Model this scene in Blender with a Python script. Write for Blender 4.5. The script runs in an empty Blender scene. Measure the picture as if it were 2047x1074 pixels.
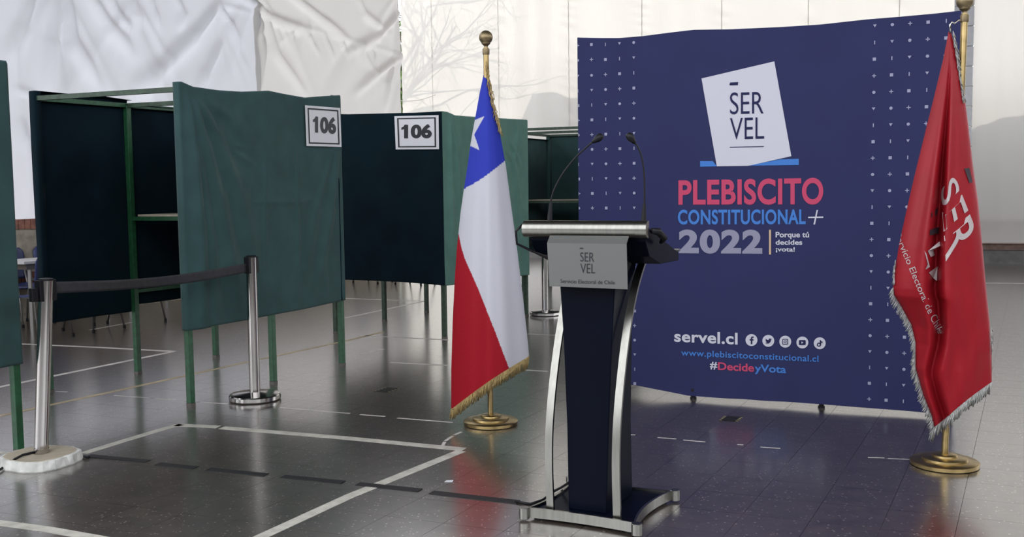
import bpy, bmesh, math, random
import numpy as np
from mathutils import Matrix, Vector

random.seed(7)
rng = np.random.RandomState(11)
sc = bpy.context.scene
COL = sc.collection
PI = math.pi

# ------------------------------------------------------------------ camera
IW, IH = 2047.0, 1074.0
F_PX, TILT, ROLL, HC = 2050.0, 0.0800, 0.0128, 1.45
fw = np.array([0, math.cos(TILT), -math.sin(TILT)])
rt = np.array([1.0, 0, 0])
dn = np.cross(fw, rt)
_c, _s = math.cos(ROLL), math.sin(ROLL)
RC = np.array([_c * rt + _s * dn, -_s * rt + _c * dn, fw])
CAM = np.array([0, 0, HC])
cd = bpy.data.cameras.new('camera')
cd.sensor_width = 36.0
cd.lens = 36.0 * F_PX / IW
cd.clip_end = 300
cam = bpy.data.objects.new('camera', cd)
COL.objects.link(cam)
M = Matrix.Identity(4)
for i in range(3):
    M[i][0] = RC[0][i]; M[i][1] = -RC[1][i]; M[i][2] = -RC[2][i]; M[i][3] = CAM[i]
cam.matrix_world = M
sc.camera = cam

# ------------------------------------------------------------------ light
w = bpy.data.worlds.new('sky'); sc.world = w; w.use_nodes = True
bg = w.node_tree.nodes['Background']
bg.inputs[0].default_value = (0.92, 0.945, 1.0, 1)
bg.inputs[1].default_value = 2.9
sd = bpy.data.lights.new('sun', 'SUN'); sd.energy = 1.9; sd.color = (1.0, 0.93, 0.80); sd.angle = 0.009
sun = bpy.data.objects.new('sun', sd); COL.objects.link(sun)
TO_SUN = Vector((0.50, 0.80, 0.42)).normalized()
sun.rotation_euler = TO_SUN.to_track_quat('Z', 'Y').to_euler()
sun.location = (10, 30, 15)
sc.view_settings.view_transform = 'Standard'
sc.view_settings.look = 'None'
sc.view_settings.gamma = 1.0
sc.view_settings.use_curve_mapping = False
sc.view_settings.exposure = 0.12
sc.cycles.use_denoising = True
sc.cycles.max_bounces = 8
sc.cycles.diffuse_bounces = 4
sc.cycles.caustics_reflective = False
sc.cycles.caustics_refractive = False

# ------------------------------------------------------------------ pixel helpers
def ray(x, y):
    return RC.T @ np.array([(x - IW / 2) / F_PX, (y - IH / 2) / F_PX, 1.0])
def G(x, y, z=0.0):
    d = ray(x, y); return CAM + d * ((z - HC) / d[2])
def D(x, y, Y):
    d = ray(x, y); return CAM + d * (Y / d[1])
def dirv(deg):
    return np.array([math.cos(math.radians(deg)), math.sin(math.radians(deg)), 0.0])
class Plane:
    """vertical plane through p0 running along d; coordinates (s, z)"""
    def __init__(self, p0, d):
        self.p0 = np.array([p0[0], p0[1], 0.0]); self.d = np.array([d[0], d[1], 0.0]); self.d /= np.linalg.norm(self.d)
        self.n = np.array([self.d[1], -self.d[0], 0.0])      # right-hand side of d: towards the viewer
    def sz(self, x, y):
        r = ray(x, y); t = ((self.p0 - CAM) @ self.n) / (r @ self.n); p = CAM + r * t
        return (p - self.p0) @ self.d, p[2]
    def at(self, s, z, off=0.0):
        return self.p0 + self.d * s + self.n * off + np.array([0, 0, z])

# ------------------------------------------------------------------ materials
def nt_of(name):
    m = bpy.data.materials.new(name); m.use_nodes = True
    return m, m.node_tree, m.node_tree.nodes['Principled BSDF']
def pr(name, col, rough=0.5, metal=0.0, var=0.0, vscale=8.0, bump=0.0, bscale=40.0, spec=0.5, coat=0.0, sheen=0.0, stretch=None):
    m, nt, p = nt_of(name)
    p.inputs['Base Color'].default_value = (*col, 1)
    p.inputs['Roughness'].default_value = rough
    p.inputs['Metallic'].default_value = metal
    p.inputs['Specular IOR Level'].default_value = spec
    p.inputs['Coat Weight'].default_value = coat
    p.inputs['Sheen Weight'].default_value = sheen
    geo = nt.nodes.new('ShaderNodeNewGeometry')
    src = geo.outputs['Position']
    if stretch:
        mp = nt.nodes.new('ShaderNodeMapping'); mp.inputs['Scale'].default_value = stretch
        nt.links.new(src, mp.inputs['Vector']); src = mp.outputs['Vector']
    if var > 0:
        n = nt.nodes.new('ShaderNodeTexNoise'); n.inputs['Scale'].default_value = vscale; n.inputs['Detail'].default_value = 5
        nt.links.new(src, n.inputs['Vector'])
        r = nt.nodes.new('ShaderNodeValToRGB')
        r.color_ramp.elements[0].position = 0.3; r.color_ramp.elements[1].position = 0.7
        r.color_ramp.elements[0].color = (*[max(0, c * (1 - var)) for c in col], 1)
        r.color_ramp.elements[1].color = (*[min(1, c * (1 + var)) for c in col], 1)
        nt.links.new(n.outputs['Fac'], r.inputs['Fac']); nt.links.new(r.outputs['Color'], p.inputs['Base Color'])
    if bump > 0:
        n = nt.nodes.new('ShaderNodeTexNoise'); n.inputs['Scale'].default_value = bscale; n.inputs['Detail'].default_value = 4
        nt.links.new(src, n.inputs['Vector'])
        b = nt.nodes.new('ShaderNodeBump'); b.inputs['Strength'].default_value = bump; b.inputs['Distance'].default_value = 0.01
        nt.links.new(n.outputs['Fac'], b.inputs['Height']); nt.links.new(b.outputs['Normal'], p.inputs['Normal'])
    return m
def sheet_mat(name, col, trans=0.5, bump=0.10, bscale=4.0):
    m = bpy.data.materials.new(name); m.use_nodes = True; nt = m.node_tree
    nt.nodes.remove(nt.nodes['Principled BSDF'])
    out = nt.nodes['Material Output']
    df = nt.nodes.new('ShaderNodeBsdfDiffuse'); tr = nt.nodes.new('ShaderNodeBsdfTranslucent')
    geo = nt.nodes.new('ShaderNodeNewGeometry')
    mp = nt.nodes.new('ShaderNodeMapping'); mp.inputs['Scale'].default_value = (1.3, 1.3, .22)
    nt.links.new(geo.outputs['Position'], mp.inputs['Vector'])
    n = nt.nodes.new('ShaderNodeTexNoise'); n.inputs['Scale'].default_value = bscale; n.inputs['Detail'].default_value = 6; n.inputs['Roughness'].default_value = .6
    nt.links.new(mp.outputs['Vector'], n.inputs['Vector'])
    b = nt.nodes.new('ShaderNodeBump'); b.inputs['Strength'].default_value = bump; b.inputs['Distance'].default_value = .05
    nt.links.new(n.outputs['Fac'], b.inputs['Height'])
    for q in (df, tr):
        q.inputs['Color'].default_value = (*col, 1); nt.links.new(b.outputs['Normal'], q.inputs['Normal'])
    mx = nt.nodes.new('ShaderNodeMixShader'); mx.inputs[0].default_value = trans
    nt.links.new(df.outputs[0], mx.inputs[1]); nt.links.new(tr.outputs[0], mx.inputs[2]); nt.links.new(mx.outputs[0], out.inputs['Surface'])
    return m
def attr_mat(name, rough=0.5, sheen=0.2, bump=.1, bscale=60):
    m, nt, p = nt_of(name)
    a = nt.nodes.new('ShaderNodeAttribute'); a.attribute_name = 'dye'
    nt.links.new(a.outputs['Color'], p.inputs['Base Color'])
    p.inputs['Roughness'].default_value = rough; p.inputs['Sheen Weight'].default_value = sheen; p.inputs['Specular IOR Level'].default_value = .2
    geo = nt.nodes.new('ShaderNodeNewGeometry')
    n = nt.nodes.new('ShaderNodeTexNoise'); n.inputs['Scale'].default_value = bscale
    nt.links.new(geo.outputs['Position'], n.inputs['Vector'])
    b = nt.nodes.new('ShaderNodeBump'); b.inputs['Strength'].default_value = bump; b.inputs['Distance'].default_value = .01
    nt.links.new(n.outputs['Fac'], b.inputs['Height']); nt.links.new(b.outputs['Normal'], p.inputs['Normal'])
    return m
def floor_mat():
    m, nt, p = nt_of('speckled_tile')
    geo = nt.nodes.new('ShaderNodeNewGeometry'); L = nt.links.new
    big = nt.nodes.new('ShaderNodeTexNoise'); big.inputs['Scale'].default_value = 9.0; big.inputs['Detail'].default_value = 10; big.inputs['Roughness'].default_value = .75
    L(geo.outputs['Position'], big.inputs['Vector'])
    r1 = nt.nodes.new('ShaderNodeValToRGB')
    r1.color_ramp.elements[0].position = .3; r1.color_ramp.elements[0].color = (.034, .026, .021, 1)
    r1.color_ramp.elements[1].position = .72; r1.color_ramp.elements[1].color = (.105, .083, .066, 1)
    L(big.outputs['Fac'], r1.inputs['Fac'])
    vo = nt.nodes.new('ShaderNodeTexVoronoi'); vo.inputs['Scale'].default_value = 70
    L(geo.outputs['Position'], vo.inputs['Vector'])
    vr = nt.nodes.new('ShaderNodeValToRGB')
    e = vr.color_ramp.elements; e[0].position = .0; e[0].color = (0, 0, 0, 1); e[1].position = .86; e[1].color = (0, 0, 0, 1)
    k = e.new(.93); k.color = (.9, .9, .9, 1)
    sep = nt.nodes.new('ShaderNodeSeparateColor'); L(vo.outputs['Color'], sep.inputs[0]); L(sep.outputs[0], vr.inputs['Fac'])
    dist = nt.nodes.new('ShaderNodeMath'); dist.operation = 'LESS_THAN'; dist.inputs[1].default_value = .33
    L(vo.outputs['Distance'], dist.inputs[0])
    mul = nt.nodes.new('ShaderNodeMath'); mul.operation = 'MULTIPLY'; L(vr.outputs['Color'], mul.inputs[0]); L(dist.outputs[0], mul.inputs[1])
    mix = nt.nodes.new('ShaderNodeMixRGB'); mix.inputs[2].default_value = (.42, .38, .32, 1)
    L(mul.outputs[0], mix.inputs[0]); L(r1.outputs['Color'], mix.inputs[1]); L(mix.outputs[0], p.inputs['Base Color'])
    rr = nt.nodes.new('ShaderNodeValToRGB'); rr.color_ramp.elements[0].position = .3; rr.color_ramp.elements[1].position = .7; rr.color_ramp.elements[0].color = (.26,) * 3 + (1,); rr.color_ramp.elements[1].color = (.30,) * 3 + (1,)
    n2 = nt.nodes.new('ShaderNodeTexNoise'); n2.inputs['Scale'].default_value = 5.5; n2.inputs['Detail'].default_value = 7; n2.inputs['Roughness'].default_value = .7
    L(geo.outputs['Position'], n2.inputs['Vector']); L(n2.outputs['Fac'], rr.inputs['Fac']); p.inputs['Roughness'].default_value = .28
    n3 = nt.nodes.new('ShaderNodeTexNoise'); n3.inputs['Scale'].default_value = 110; n3.inputs['Detail'].default_value = 5
    L(geo.outputs['Position'], n3.inputs['Vector'])
    b = nt.nodes.new('ShaderNodeBump'); b.inputs['Strength'].default_value = .025; b.inputs['Distance'].default_value = .01
    L(n3.outputs['Fac'], b.inputs['Height']); L(b.outputs['Normal'], p.inputs['Normal'])
    p.inputs['Specular IOR Level'].default_value = .5
    p.inputs['IOR'].default_value = 2.0
    p.inputs['Coat Weight'].default_value = 1.0
    p.inputs['Coat IOR'].default_value = 2.35
    p.inputs['Coat Roughness'].default_value = .19
    return m

MT = dict(
    tile=floor_mat(),
    grout=pr('dark_grout', (.030, .026, .024), .6),
    sheet_cool=sheet_mat('cool_white_sheet', (.67, .675, .70), .45),
    sheet_cream=sheet_mat('cream_white_sheet', (.70, .675, .64), .46),
    sheet_back=sheet_mat('thin_white_sheet', (.745, .715, .665), .5, .16, 6.0),
    seam=sheet_mat('doubled_sheet_seam', (.74, .72, .68), .5),
    ceiling=pr('dark_roof_metal', (.05, .05, .055), .7),
    stone=pr('rough_stone_plaster', (.42, .37, .30), .85, var=.35, vscale=6, bump=.6, bscale=9),
    brick=pr('red_brick', (.27, .12, .085), .8, var=.3, vscale=14, bump=.3, bscale=40),
    concrete=pr('grey_concrete', (.16, .155, .15), .8, var=.25, vscale=5, bump=.2),
    coping=pr('brown_coping', (.19, .125, .105), .8, var=.25, vscale=9),
    ground=pr('outside_ground', (.11, .10, .09), .9, var=.2, vscale=1),
    block=pr('white_block', (.70, .70, .72), .7, var=.06),
    green_metal=pr('green_enamel', (.014, .076, .030), .42, var=.3, vscale=25),
    rust_metal=pr('worn_dark_green_enamel', (.030, .060, .034), .5, var=.4, vscale=25),
    foot=pr('grey_foot', (.11, .10, .09), .5),
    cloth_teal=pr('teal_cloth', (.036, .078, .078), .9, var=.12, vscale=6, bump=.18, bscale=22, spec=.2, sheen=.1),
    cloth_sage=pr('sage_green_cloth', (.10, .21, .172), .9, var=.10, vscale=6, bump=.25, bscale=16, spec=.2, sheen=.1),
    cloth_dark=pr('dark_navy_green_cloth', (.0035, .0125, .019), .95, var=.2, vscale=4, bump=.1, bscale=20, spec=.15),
    plank=pr('pale_plywood', (.42, .37, .29), .6, var=.1, vscale=20),
    paper=pr('white_paper', (.74, .74, .77), .7, bump=.05, bscale=20),
    ink=pr('black_ink', (.022, .024, .03), .7),
    ink_grey=pr('faded_grey_ink', (.055, .06, .065), .7),
    chrome=pr('polished_steel', (.46, .44, .42), .16, 1.0, var=.08, vscale=3),
    brushed=pr('brushed_steel', (.30, .295, .265), .30, 1.0, var=.12, vscale=60, stretch=(1, 1, .08)),
    plate=pr('matte_steel_plate', (.165, .17, .16), .5, .6),
    blackp=pr('black_plastic', (.009, .009, .011), .45, spec=.25),
    belt=pr('black_belt_webbing', (.030, .030, .034), .85, var=.2, vscale=30),
    plaster=pr('chipped_white_plaster', (.62, .62, .58), .8, var=.2, vscale=18, bump=.4, bscale=30),
    cardboard=pr('dusty_beige_cardboard', (.44, .38, .29), .85, var=.15, vscale=12),
    brass=pr('aged_brass', (.42, .31, .14), .34, 1.0, var=.2, vscale=20),
    bronze=pr('dull_bronze', (.27, .21, .12), .45, .9, var=.25, vscale=30),
    gold=pr('gold_thread', (.40, .29, .12), .55, .2, var=.25, vscale=60),
    silver=pr('silver_thread', (.40, .40, .38), .5, .25, var=.3, vscale=60),
    flag=attr_mat('flag_satin', .65, .0),
    flag_red=pr('red_satin', (.31, .010, .018), .40, var=.08, vscale=5, bump=.12, bscale=30, spec=.25),
    flag_white=pr('white_flag_print', (.50, .44, .44), .6),
    flag_dark=pr('dark_flag_print', (.025, .018, .025), .6),
    navy=pr('navy_banner_fabric', (.026, .030, .100), .78, var=.05, vscale=3, bump=.10, bscale=3.2, spec=.25),
    p_white=pr('white_print', (.62, .62, .70), .75, spec=.2),
    p_mark=pr('pale_lilac_print', (.36, .36, .50), .75, spec=.2),
    p_grey=pr('lilac_grey_print', (.29, .29, .39), .75, spec=.2),
    p_red=pr('coral_red_print', (.56, .070, .150), .75, spec=.2),
    p_blue=pr('bright_blue_print', (.065, .21, .60), .75, spec=.2),
    p_navy=pr('navy_print', (.020, .022, .075), .75, spec=.2),
    p_sand=pr('sand_print', (.62, .46, .30), .75, spec=.2),
    navy_wood=pr('glossy_navy_panel', (.0015, .003, .009), .38, spec=.08, var=.15, vscale=3),
    tape_white=pr('worn_white_tape', (.50, .48, .42), .6, var=.22, vscale=14),
    tape_far=pr('pale_floor_paint', (.60, .56, .52), .5, var=.25, vscale=5),
    tape_yellow=pr('faded_yellow_paint', (.48, .38, .22), .5, var=.3, vscale=5),
    tape_black=pr('black_gaffer_tape', (.010, .010, .011), .6),
    tape_dash=pr('yellow_dash', (.35, .30, .16), .6),
    blue_plastic=pr('dark_blue_plastic', (.030, .045, .15), .4),
    table_white=pr('white_laminate', (.66, .66, .66), .4),
    chair_metal=pr('grey_tube_steel', (.22, .21, .20), .4, .7),
    bark=pr('grey_bark', (.10, .08, .06), .9),
    leaf=pr('green_leaf', (.12, .22, .04), .5, var=.5, vscale=8),
    wood=pr('weathered_wood', (.24, .17, .10), .8, var=.2),
)

# ------------------------------------------------------------------ object helpers
ORG = {}
def tag(o, label=None, cat=None, group=None, kind=None):
    if label: o['label'] = label
    if cat: o['category'] = cat
    if group: o['group'] = group
    if kind: o['kind'] = kind
    return o
def thing(name, loc, label=None, cat=None, group=None, kind=None):
    o = bpy.data.objects.new(name, None); COL.objects.link(o); o.location = tuple(loc)
    o.empty_display_size = .1
    ORG[o.name] = np.array(loc, float)
    return tag(o, label, cat, group, kind)
class MB:
    def __init__(self): self.v = []; self.f = []
    def add(self, verts, faces):
        b = len(self.v); self.v += [tuple(map(float, p)) for p in verts]; self.f += [tuple(i + b for i in q) for q in faces]; return self
    def obox(self, c, ax, ay, az):
        """oriented box from half-axis vectors"""
        c, ax, ay, az = [np.array(q, float) for q in (c, ax, ay, az)]
        vs = [c + i * ax + j * ay + k * az for k in (-1, 1) for j in (-1, 1) for i in (-1, 1)]
        return self.add(vs, [(0, 2, 3, 1), (4, 5, 7, 6), (0, 1, 5, 4), (2, 6, 7, 3), (0, 4, 6, 2), (1, 3, 7, 5)])
    def bar(self, p, q, wd, hg, up=(0, 0, 1)):
        p, q = np.array(p, float), np.array(q, float); d = q - p; n = d / np.linalg.norm(d)
        s = np.cross(n, np.array(up, float))
        if np.linalg.norm(s) < 1e-4: s = np.cross(n, np.array([1.0, 0, 0]))
        s /= np.linalg.norm(s); t = np.cross(s, n)
        return self.obox((p + q) / 2, d / 2, s * wd / 2, t * hg / 2)
    def lathe(self, c, prof, n=32, axis=(0, 0, 1), jitter=None):
        c = np.array(c, float); az = np.array(axis, float); az /= np.linalg.norm(az)
        ax = np.cross(az, [0, 1, 0]);
        if np.linalg.norm(ax) < 1e-4: ax = np.cross(az, [1, 0, 0])
        ax /= np.linalg.norm(ax); ay = np.cross(az, ax)
        vs = []; fs = []
        for i, (r, z) in enumerate(prof):
            for k in range(n):
                a = 2 * PI * k / n; rr = r * (jitter(i, k) if jitter else 1)
                vs.append(c + az * z + (ax * math.cos(a) + ay * math.sin(a)) * rr)
        for i in range(len(prof) - 1):
            for k in range(n):
                k2 = (k + 1) % n
                fs.append((i * n + k, i * n + k2, (i + 1) * n + k2, (i + 1) * n + k))
        fs.append(tuple(range(n - 1, -1, -1))); fs.append(tuple((len(prof) - 1) * n + k for k in range(n)))
        return self.add(vs, fs)
    def tube(self, pts, r, n=8):
        P = [np.array(p, float) for p in pts]; R_ = r if isinstance(r, (list, tuple)) else [r] * len(P)
        vs = []; fs = []; last = None
        for i, p in enumerate(P):
            t = (P[min(i + 1, len(P) - 1)] - P[max(i - 1, 0)]); t = t / (np.linalg.norm(t) + 1e-12)
            if last is None:
                s = np.cross(t, [0, 0, 1.0])
                if np.linalg.norm(s) < 1e-3: s = np.cross(t, [1.0, 0, 0])
            else: s = last - t * (last @ t)
            s /= np.linalg.norm(s); last = s; u = np.cross(t, s)
            for k in range(n):
                a = 2 * PI * k / n; vs.append(p + (s * math.cos(a) + u * math.sin(a)) * R_[i])
        for i in range(len(P) - 1):
            for k in range(n):
                k2 = (k + 1) % n; fs.append((i * n + k, i * n + k2, (i + 1) * n + k2, (i + 1) * n + k))
        fs.append(tuple(range(n - 1, -1, -1))); fs.append(tuple((len(P) - 1) * n + k for k in range(n)))
        return self.add(vs, fs)
    def prism(self, loop_a, loop_b):
        n = len(loop_a)
        fs = [tuple(range(n)), tuple(range(2 * n - 1, n - 1, -1))] + [(i, i + n, (i + 1) % n + n, (i + 1) % n) for i in range(n)]
        return self.add(list(loop_a) + list(loop_b), fs)
    def grid(self, fn, nu, nv):
        vs = [fn(i / nu, j / nv) for j in range(nv + 1) for i in range(nu + 1)]
        fs = [(j * (nu + 1) + i, j * (nu + 1) + i + 1, (j + 1) * (nu + 1) + i + 1, (j + 1) * (nu + 1) + i) for j in range(nv) for i in range(nu)]
        return self.add(vs, fs)
    def build(self, name, mat, parent=None, smooth=False, label=None, cat=None, group=None, kind=None, sharp=None, bevel=0, fix=True):
        off = ORG[parent.name] if parent is not None and parent.name in ORG else None
        vs = self.v
        org = np.zeros(3)
        if parent is None:
            a = np.array(vs); org = np.array([(a[:, 0].min() + a[:, 0].max()) / 2, (a[:, 1].min() + a[:, 1].max()) / 2, a[:, 2].min()])
        elif off is not None: org = off
        me = bpy.data.meshes.new(name)
        me.from_pydata([tuple(np.array(p) - org) for p in vs], [], self.f); me.update()
        if fix:
            bm = bmesh.new(); bm.from_mesh(me); bmesh.ops.recalc_face_normals(bm, faces=bm.faces); bm.to_mesh(me); bm.free()
        if smooth:
            me.shade_smooth()
            if sharp is not None: me.set_sharp_from_angle(angle=math.radians(sharp))
        me.materials.append(MT[mat] if isinstance(mat, str) else mat)
        o = bpy.data.objects.new(name, me); COL.objects.link(o)
        if parent is not None: o.parent = parent
        else: o.location = tuple(org)
        ORG[o.name] = org
        if bevel:
            b = o.modifiers.new('bevel', 'BEVEL'); b.width = bevel; b.segments = 2; b.limit_method = 'ANGLE'
        return tag(o, label, cat, group, kind)
def interp(pts, x):
    if x <= pts[0][0]: return pts[0][1]
    for k in range(len(pts) - 1):
        x1 = pts[k + 1][0]
        if x <= x1:
            x0 = pts[k][0]
            return pts[k][1] + (pts[k + 1][1] - pts[k][1]) * (x - x0) / (x1 - x0) if x1 > x0 else pts[k + 1][1]
    return pts[-1][1]
_wob = {}
def wob(x, y, seed=0):
    if seed not in _wob:
        r = np.random.RandomState(seed); _wob[seed] = [(r.uniform(-3, 3), r.uniform(-3, 3), r.uniform(0, 6.28)) for k in range(6)]
    return sum(math.sin(a * x + b * y + p) for a, b, p in _wob[seed]) / 6

def creases(plane, lst):
    """fold ridges given as pixel polylines -> function of (s, z)"""
    segs = []
    for pts, amp, wd in lst:
        q = [plane.sz(*p) for p in pts]; tot = len(q) - 1
        for i in range(tot): segs.append((q[i], q[i + 1], amp, wd * (1 + .5 * i), i == 0, i == tot - 1))
    def fn(s, z):
        d = 0
        for (x0, y0), (x1, y1), amp, wd, first, last in segs:
            ex, ey = x1 - x0, y1 - y0; L2 = ex * ex + ey * ey
            u = ((s - x0) * ex + (z - y0) * ey) / L2
            if u < -.3 or u > 1.3: continue
            uc = min(1, max(0, u)); q2 = (s - x0 - ex * uc) ** 2 + (z - y0 - ey * uc) ** 2
            if q2 > 9 * wd * wd: continue
            v = math.exp(-q2 / (wd * wd))
            if first: v *= min(1, .35 + 1.6 * uc)
            if last: v *= 1 - .75 * uc * uc
            if abs(amp * v) > abs(d): d = amp * v
        return d
    return fn
# ------------------------------------------------------------------ lettering
_glyph = {}
def text_shape(body, bold=0.0, space=1.0):
    key = (body, bold, space)
    if key not in _glyph:
        cu = bpy.data.curves.new('txt', 'FONT'); cu.body = body; cu.size = 1.0; cu.offset = bold; cu.space_character = space
        cu.resolution_u = 6
        o = bpy.data.objects.new('txt', cu); COL.objects.link(o)
        dg = bpy.context.evaluated_depsgraph_get(); dg.update()
        me = bpy.data.meshes.new_from_object(o.evaluated_get(dg))
        v = np.array([p.co[:] for p in me.vertices]); f = [tuple(q.vertices) for q in me.polygons]
        bpy.data.objects.remove(o); bpy.data.meshes.remove(me); bpy.data.curves.remove(cu)
        lo, hi = v[:, :2].min(0), v[:, :2].max(0)
        _glyph[key] = ((v[:, :2] - lo) / (hi - lo), f)
    return _glyph[key]
def quad_text(body, quad, to3d, bold=0.0, space=1.0):
    """quad: pixel corners TL,TR,BR,BL; to3d maps a pixel to a point on the carrying surface"""
    uv, f = text_shape(body, bold, space)
    TL, TR, BR, BL = [np.array(q, float) for q in quad]
    vs = [to3d(*((1 - y) * ((1 - x) * BL + x * BR) + y * ((1 - x) * TL + x * TR))) for x, y in uv]
    return MB().add(vs, f)
def box_quad(x0, y0, x1, y1): return [(x0, y0), (x1, y0), (x1, y1), (x0, y1)]

# ================================================================== SETTING
UA, VA = dirv(-22.5), dirv(63.0)
# --- floor: base slab, 300 nearest tiles as parts, the rest joined
floor = MB().obox((4, 12, -.13), (34, 0, 0), (0, 34, 0), (0, 0, .12)).build('floor', 'grout', kind='structure')
TS = .285
O_ = G(1908, 1074)
tm = None
cells = []
for i in range(-62, 62):
    for j in range(-26, 66):
        c = O_ + UA * (i + .5) * TS + VA * (j + .5) * TS
        if not (-9.5 < c[0] < 17 and 1.5 < c[1] < 24): continue
        q = RC @ (c - CAM)
        px, py = IW / 2 + F_PX * q[0] / q[2], IH / 2 + F_PX * q[1] / q[2]
        vis = -20 < px < IW + 20 and py < IH + 15
        cells.append((0 if vis else 1, q[2], i, j, c))
cells.sort(key=lambda t: (t[0], t[1]))
g_ = .0008
hu, hv = UA * (TS / 2 - g_), VA * (TS / 2 - g_)
mb = MB().obox((0, 0, -.006), hu, hv, (0, 0, .006))
tme = bpy.data.meshes.new('tile'); tme.from_pydata(mb.v, [], mb.f); tme.materials.append(MT['tile'])
bm = bmesh.new(); bm.from_mesh(tme); bmesh.ops.recalc_face_normals(bm, faces=bm.faces); bm.to_mesh(tme); bm.free()
rest = MB()
fo = ORG[floor.name]
for n, (v_, d_, i, j, c) in enumerate(cells):
    if n < 300:
        o = bpy.data.objects.new('tile', tme); COL.objects.link(o); o.parent = floor; o.location = tuple(c - fo)
    else:
        rest.add([c - hu - hv, c + hu - hv, c + hu + hv, c - hu + hv], [(0, 1, 2, 3)])
rest.build('tile_field', 'tile', floor, kind='stuff', fix=False)

# --- left low wall with brick coping, sheets above
LW = Plane(G(364, 605)[:2] + np.array([-.891, .454]) * .30, dirv(63))
S0, S1 = -9.0, 5.6
wl = MB()
wl.obox(LW.at((S0 + S1) / 2, .52, -.15), LW.d * (S1 - S0) / 2, LW.n * .15, (0, 0, .52))
wall_left = wl.build('wall_left', 'stone', kind='structure')
bmb = MB().obox((0, 0, 0), LW.d * .0355, LW.n * .165, (0, 0, .06))
bme = bpy.data.meshes.new('brick'); bme.from_pydata(bmb.v, [], bmb.f); bme.materials.append(MT['brick'])
bm = bmesh.new(); bm.from_mesh(bme); bmesh.ops.recalc_face_normals(bm, faces=bm.faces); bm.to_mesh(bme); bm.free()
wo = ORG[wall_left.name]
for zc, lo_, hi_ in ((1.10, -5.0, 5.5), (.49, -5.0, .5)):
    k = lo_
    while k < hi_:
        o = bpy.data.objects.new('brick', bme); COL.objects.link(o); o.parent = wall_left
        o.location = tuple(LW.at(k, zc + rng.uniform(-.004, .004), -.15 + rng.uniform(0, .008) - (0 if zc > 1 else .0)) - wo)
        k += .0785
# left curtain: two sheets
def sheet(name, plane, s0, s1, z0, z1, fold, mat, parent, step=.04, off=0.0):
    nu, nv = max(2, int((s1 - s0) / step)), max(2, int((z1 - z0) / step))
    return MB().grid(lambda a, b: plane.at(s0 + (s1 - s0) * a, z0 + (z1 - z0) * b, off + fold(s0 + (s1 - s0) * a, z0 + (z1 - z0) * b)), nu, nv).build(name, mat, parent, smooth=True, fix=False)
ties = [(LW.sz(x, y), n, a, r) for x, y, n, a, r in ((110, -40, 26, .050, 1.6), (250, -10, 30, .05, 1.3), (268, 165, 14, .03, .5), (420, 5, 24, .035, .9), (500, -20, 30, .045, 1.5), (610, 35, 26, .03, .8),
                                                       (700, 75, 22, .03, .8), (800, 112, 30, .035, 1.2), (800, -30, 22, .04, 1.2), (0, 60, 20, .04, 1.2))]
sA, sB = LW.sz(430, 8), LW.sz(800, 112)
LC_ = creases(LW, [(p, a * 1.6, w_) for p, a, w_ in (
    ([(62, -20), (34, 60), (8, 120)], .06, .05), ([(95, -20), (90, 90), (80, 190)], .06, .06), ([(112, -20), (120, 80), (121, 170)], -.06, .04),
    ([(122, -20), (140, 90), (190, 172)], .07, .06), ([(168, -20), (215, 60), (255, 110)], .06, .06), ([(205, -30), (232, 40), (250, 60)], .05, .04),
    ([(250, -20), (266, 30), (272, 50)], .05, .04), ([(290, -20), (303, 30), (310, 60)], .04, .04), ([(428, 8), (380, 72), (300, 150), (262, 185)], .07, .06),
    ([(432, 88), (402, 150), (385, 190)], .05, .05), ([(428, 10), (455, 50), (470, 90)], .05, .04), ([(345, -10), (360, 30), (352, 60)], .04, .04), ([(475, -10), (540, 42), (605, 62)], .06, .05),
    ([(560, -20), (640, 45), (690, 82)], .06, .05), ([(520, 20), (545, 110), (600, 185)], .05, .05), ([(700, -20), (720, 30), (770, 70)], .04, .05),
    ([(795, 20), (745, 75), (690, 105)], .05, .05), ([(500, 12), (512, 90), (508, 185)], .06, .03), ([(795, 112), (740, 150), (700, 190)], .05, .05), ([(780, 112), (765, 170), (760, 220)], .05, .04),
    ([(30, 250), (45, 320), (40, 420)], .05, .05), ([(62, 200), (60, 300), (35, 430)], .05, .05), ([(20, 180), (60, 190)], .03, .03), ([(540, 45), (560, 90)], .04, .03), ([(570, 50), (585, 100)], .04, .03), ([(600, 58), (630, 110)], .04, .03),
    ([(640, 68), (660, 120)], .04, .03), ([(672, 76), (690, 115)], .04, .03), ([(705, 85), (720, 130)], .04, .03), ([(735, 95), (742, 140)], .04, .03))])
r3 = np.random.RandomState(21)
rays = []
for (ts, tz), n, a, r in ties:
    for k in range(max(4, n // 4)):
        rays.append((ts + r3.uniform(-.08, .08), tz, r3.uniform(-.95, .95) if tz > 2.2 else r3.uniform(-1.4, 1.4), a * r3.uniform(.35, 1.0) * r3.choice([1, 1, -.7]), r * r3.uniform(.9, 2.2), r3.uniform(.015, .04), r3.uniform(-.10, .10)))
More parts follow.
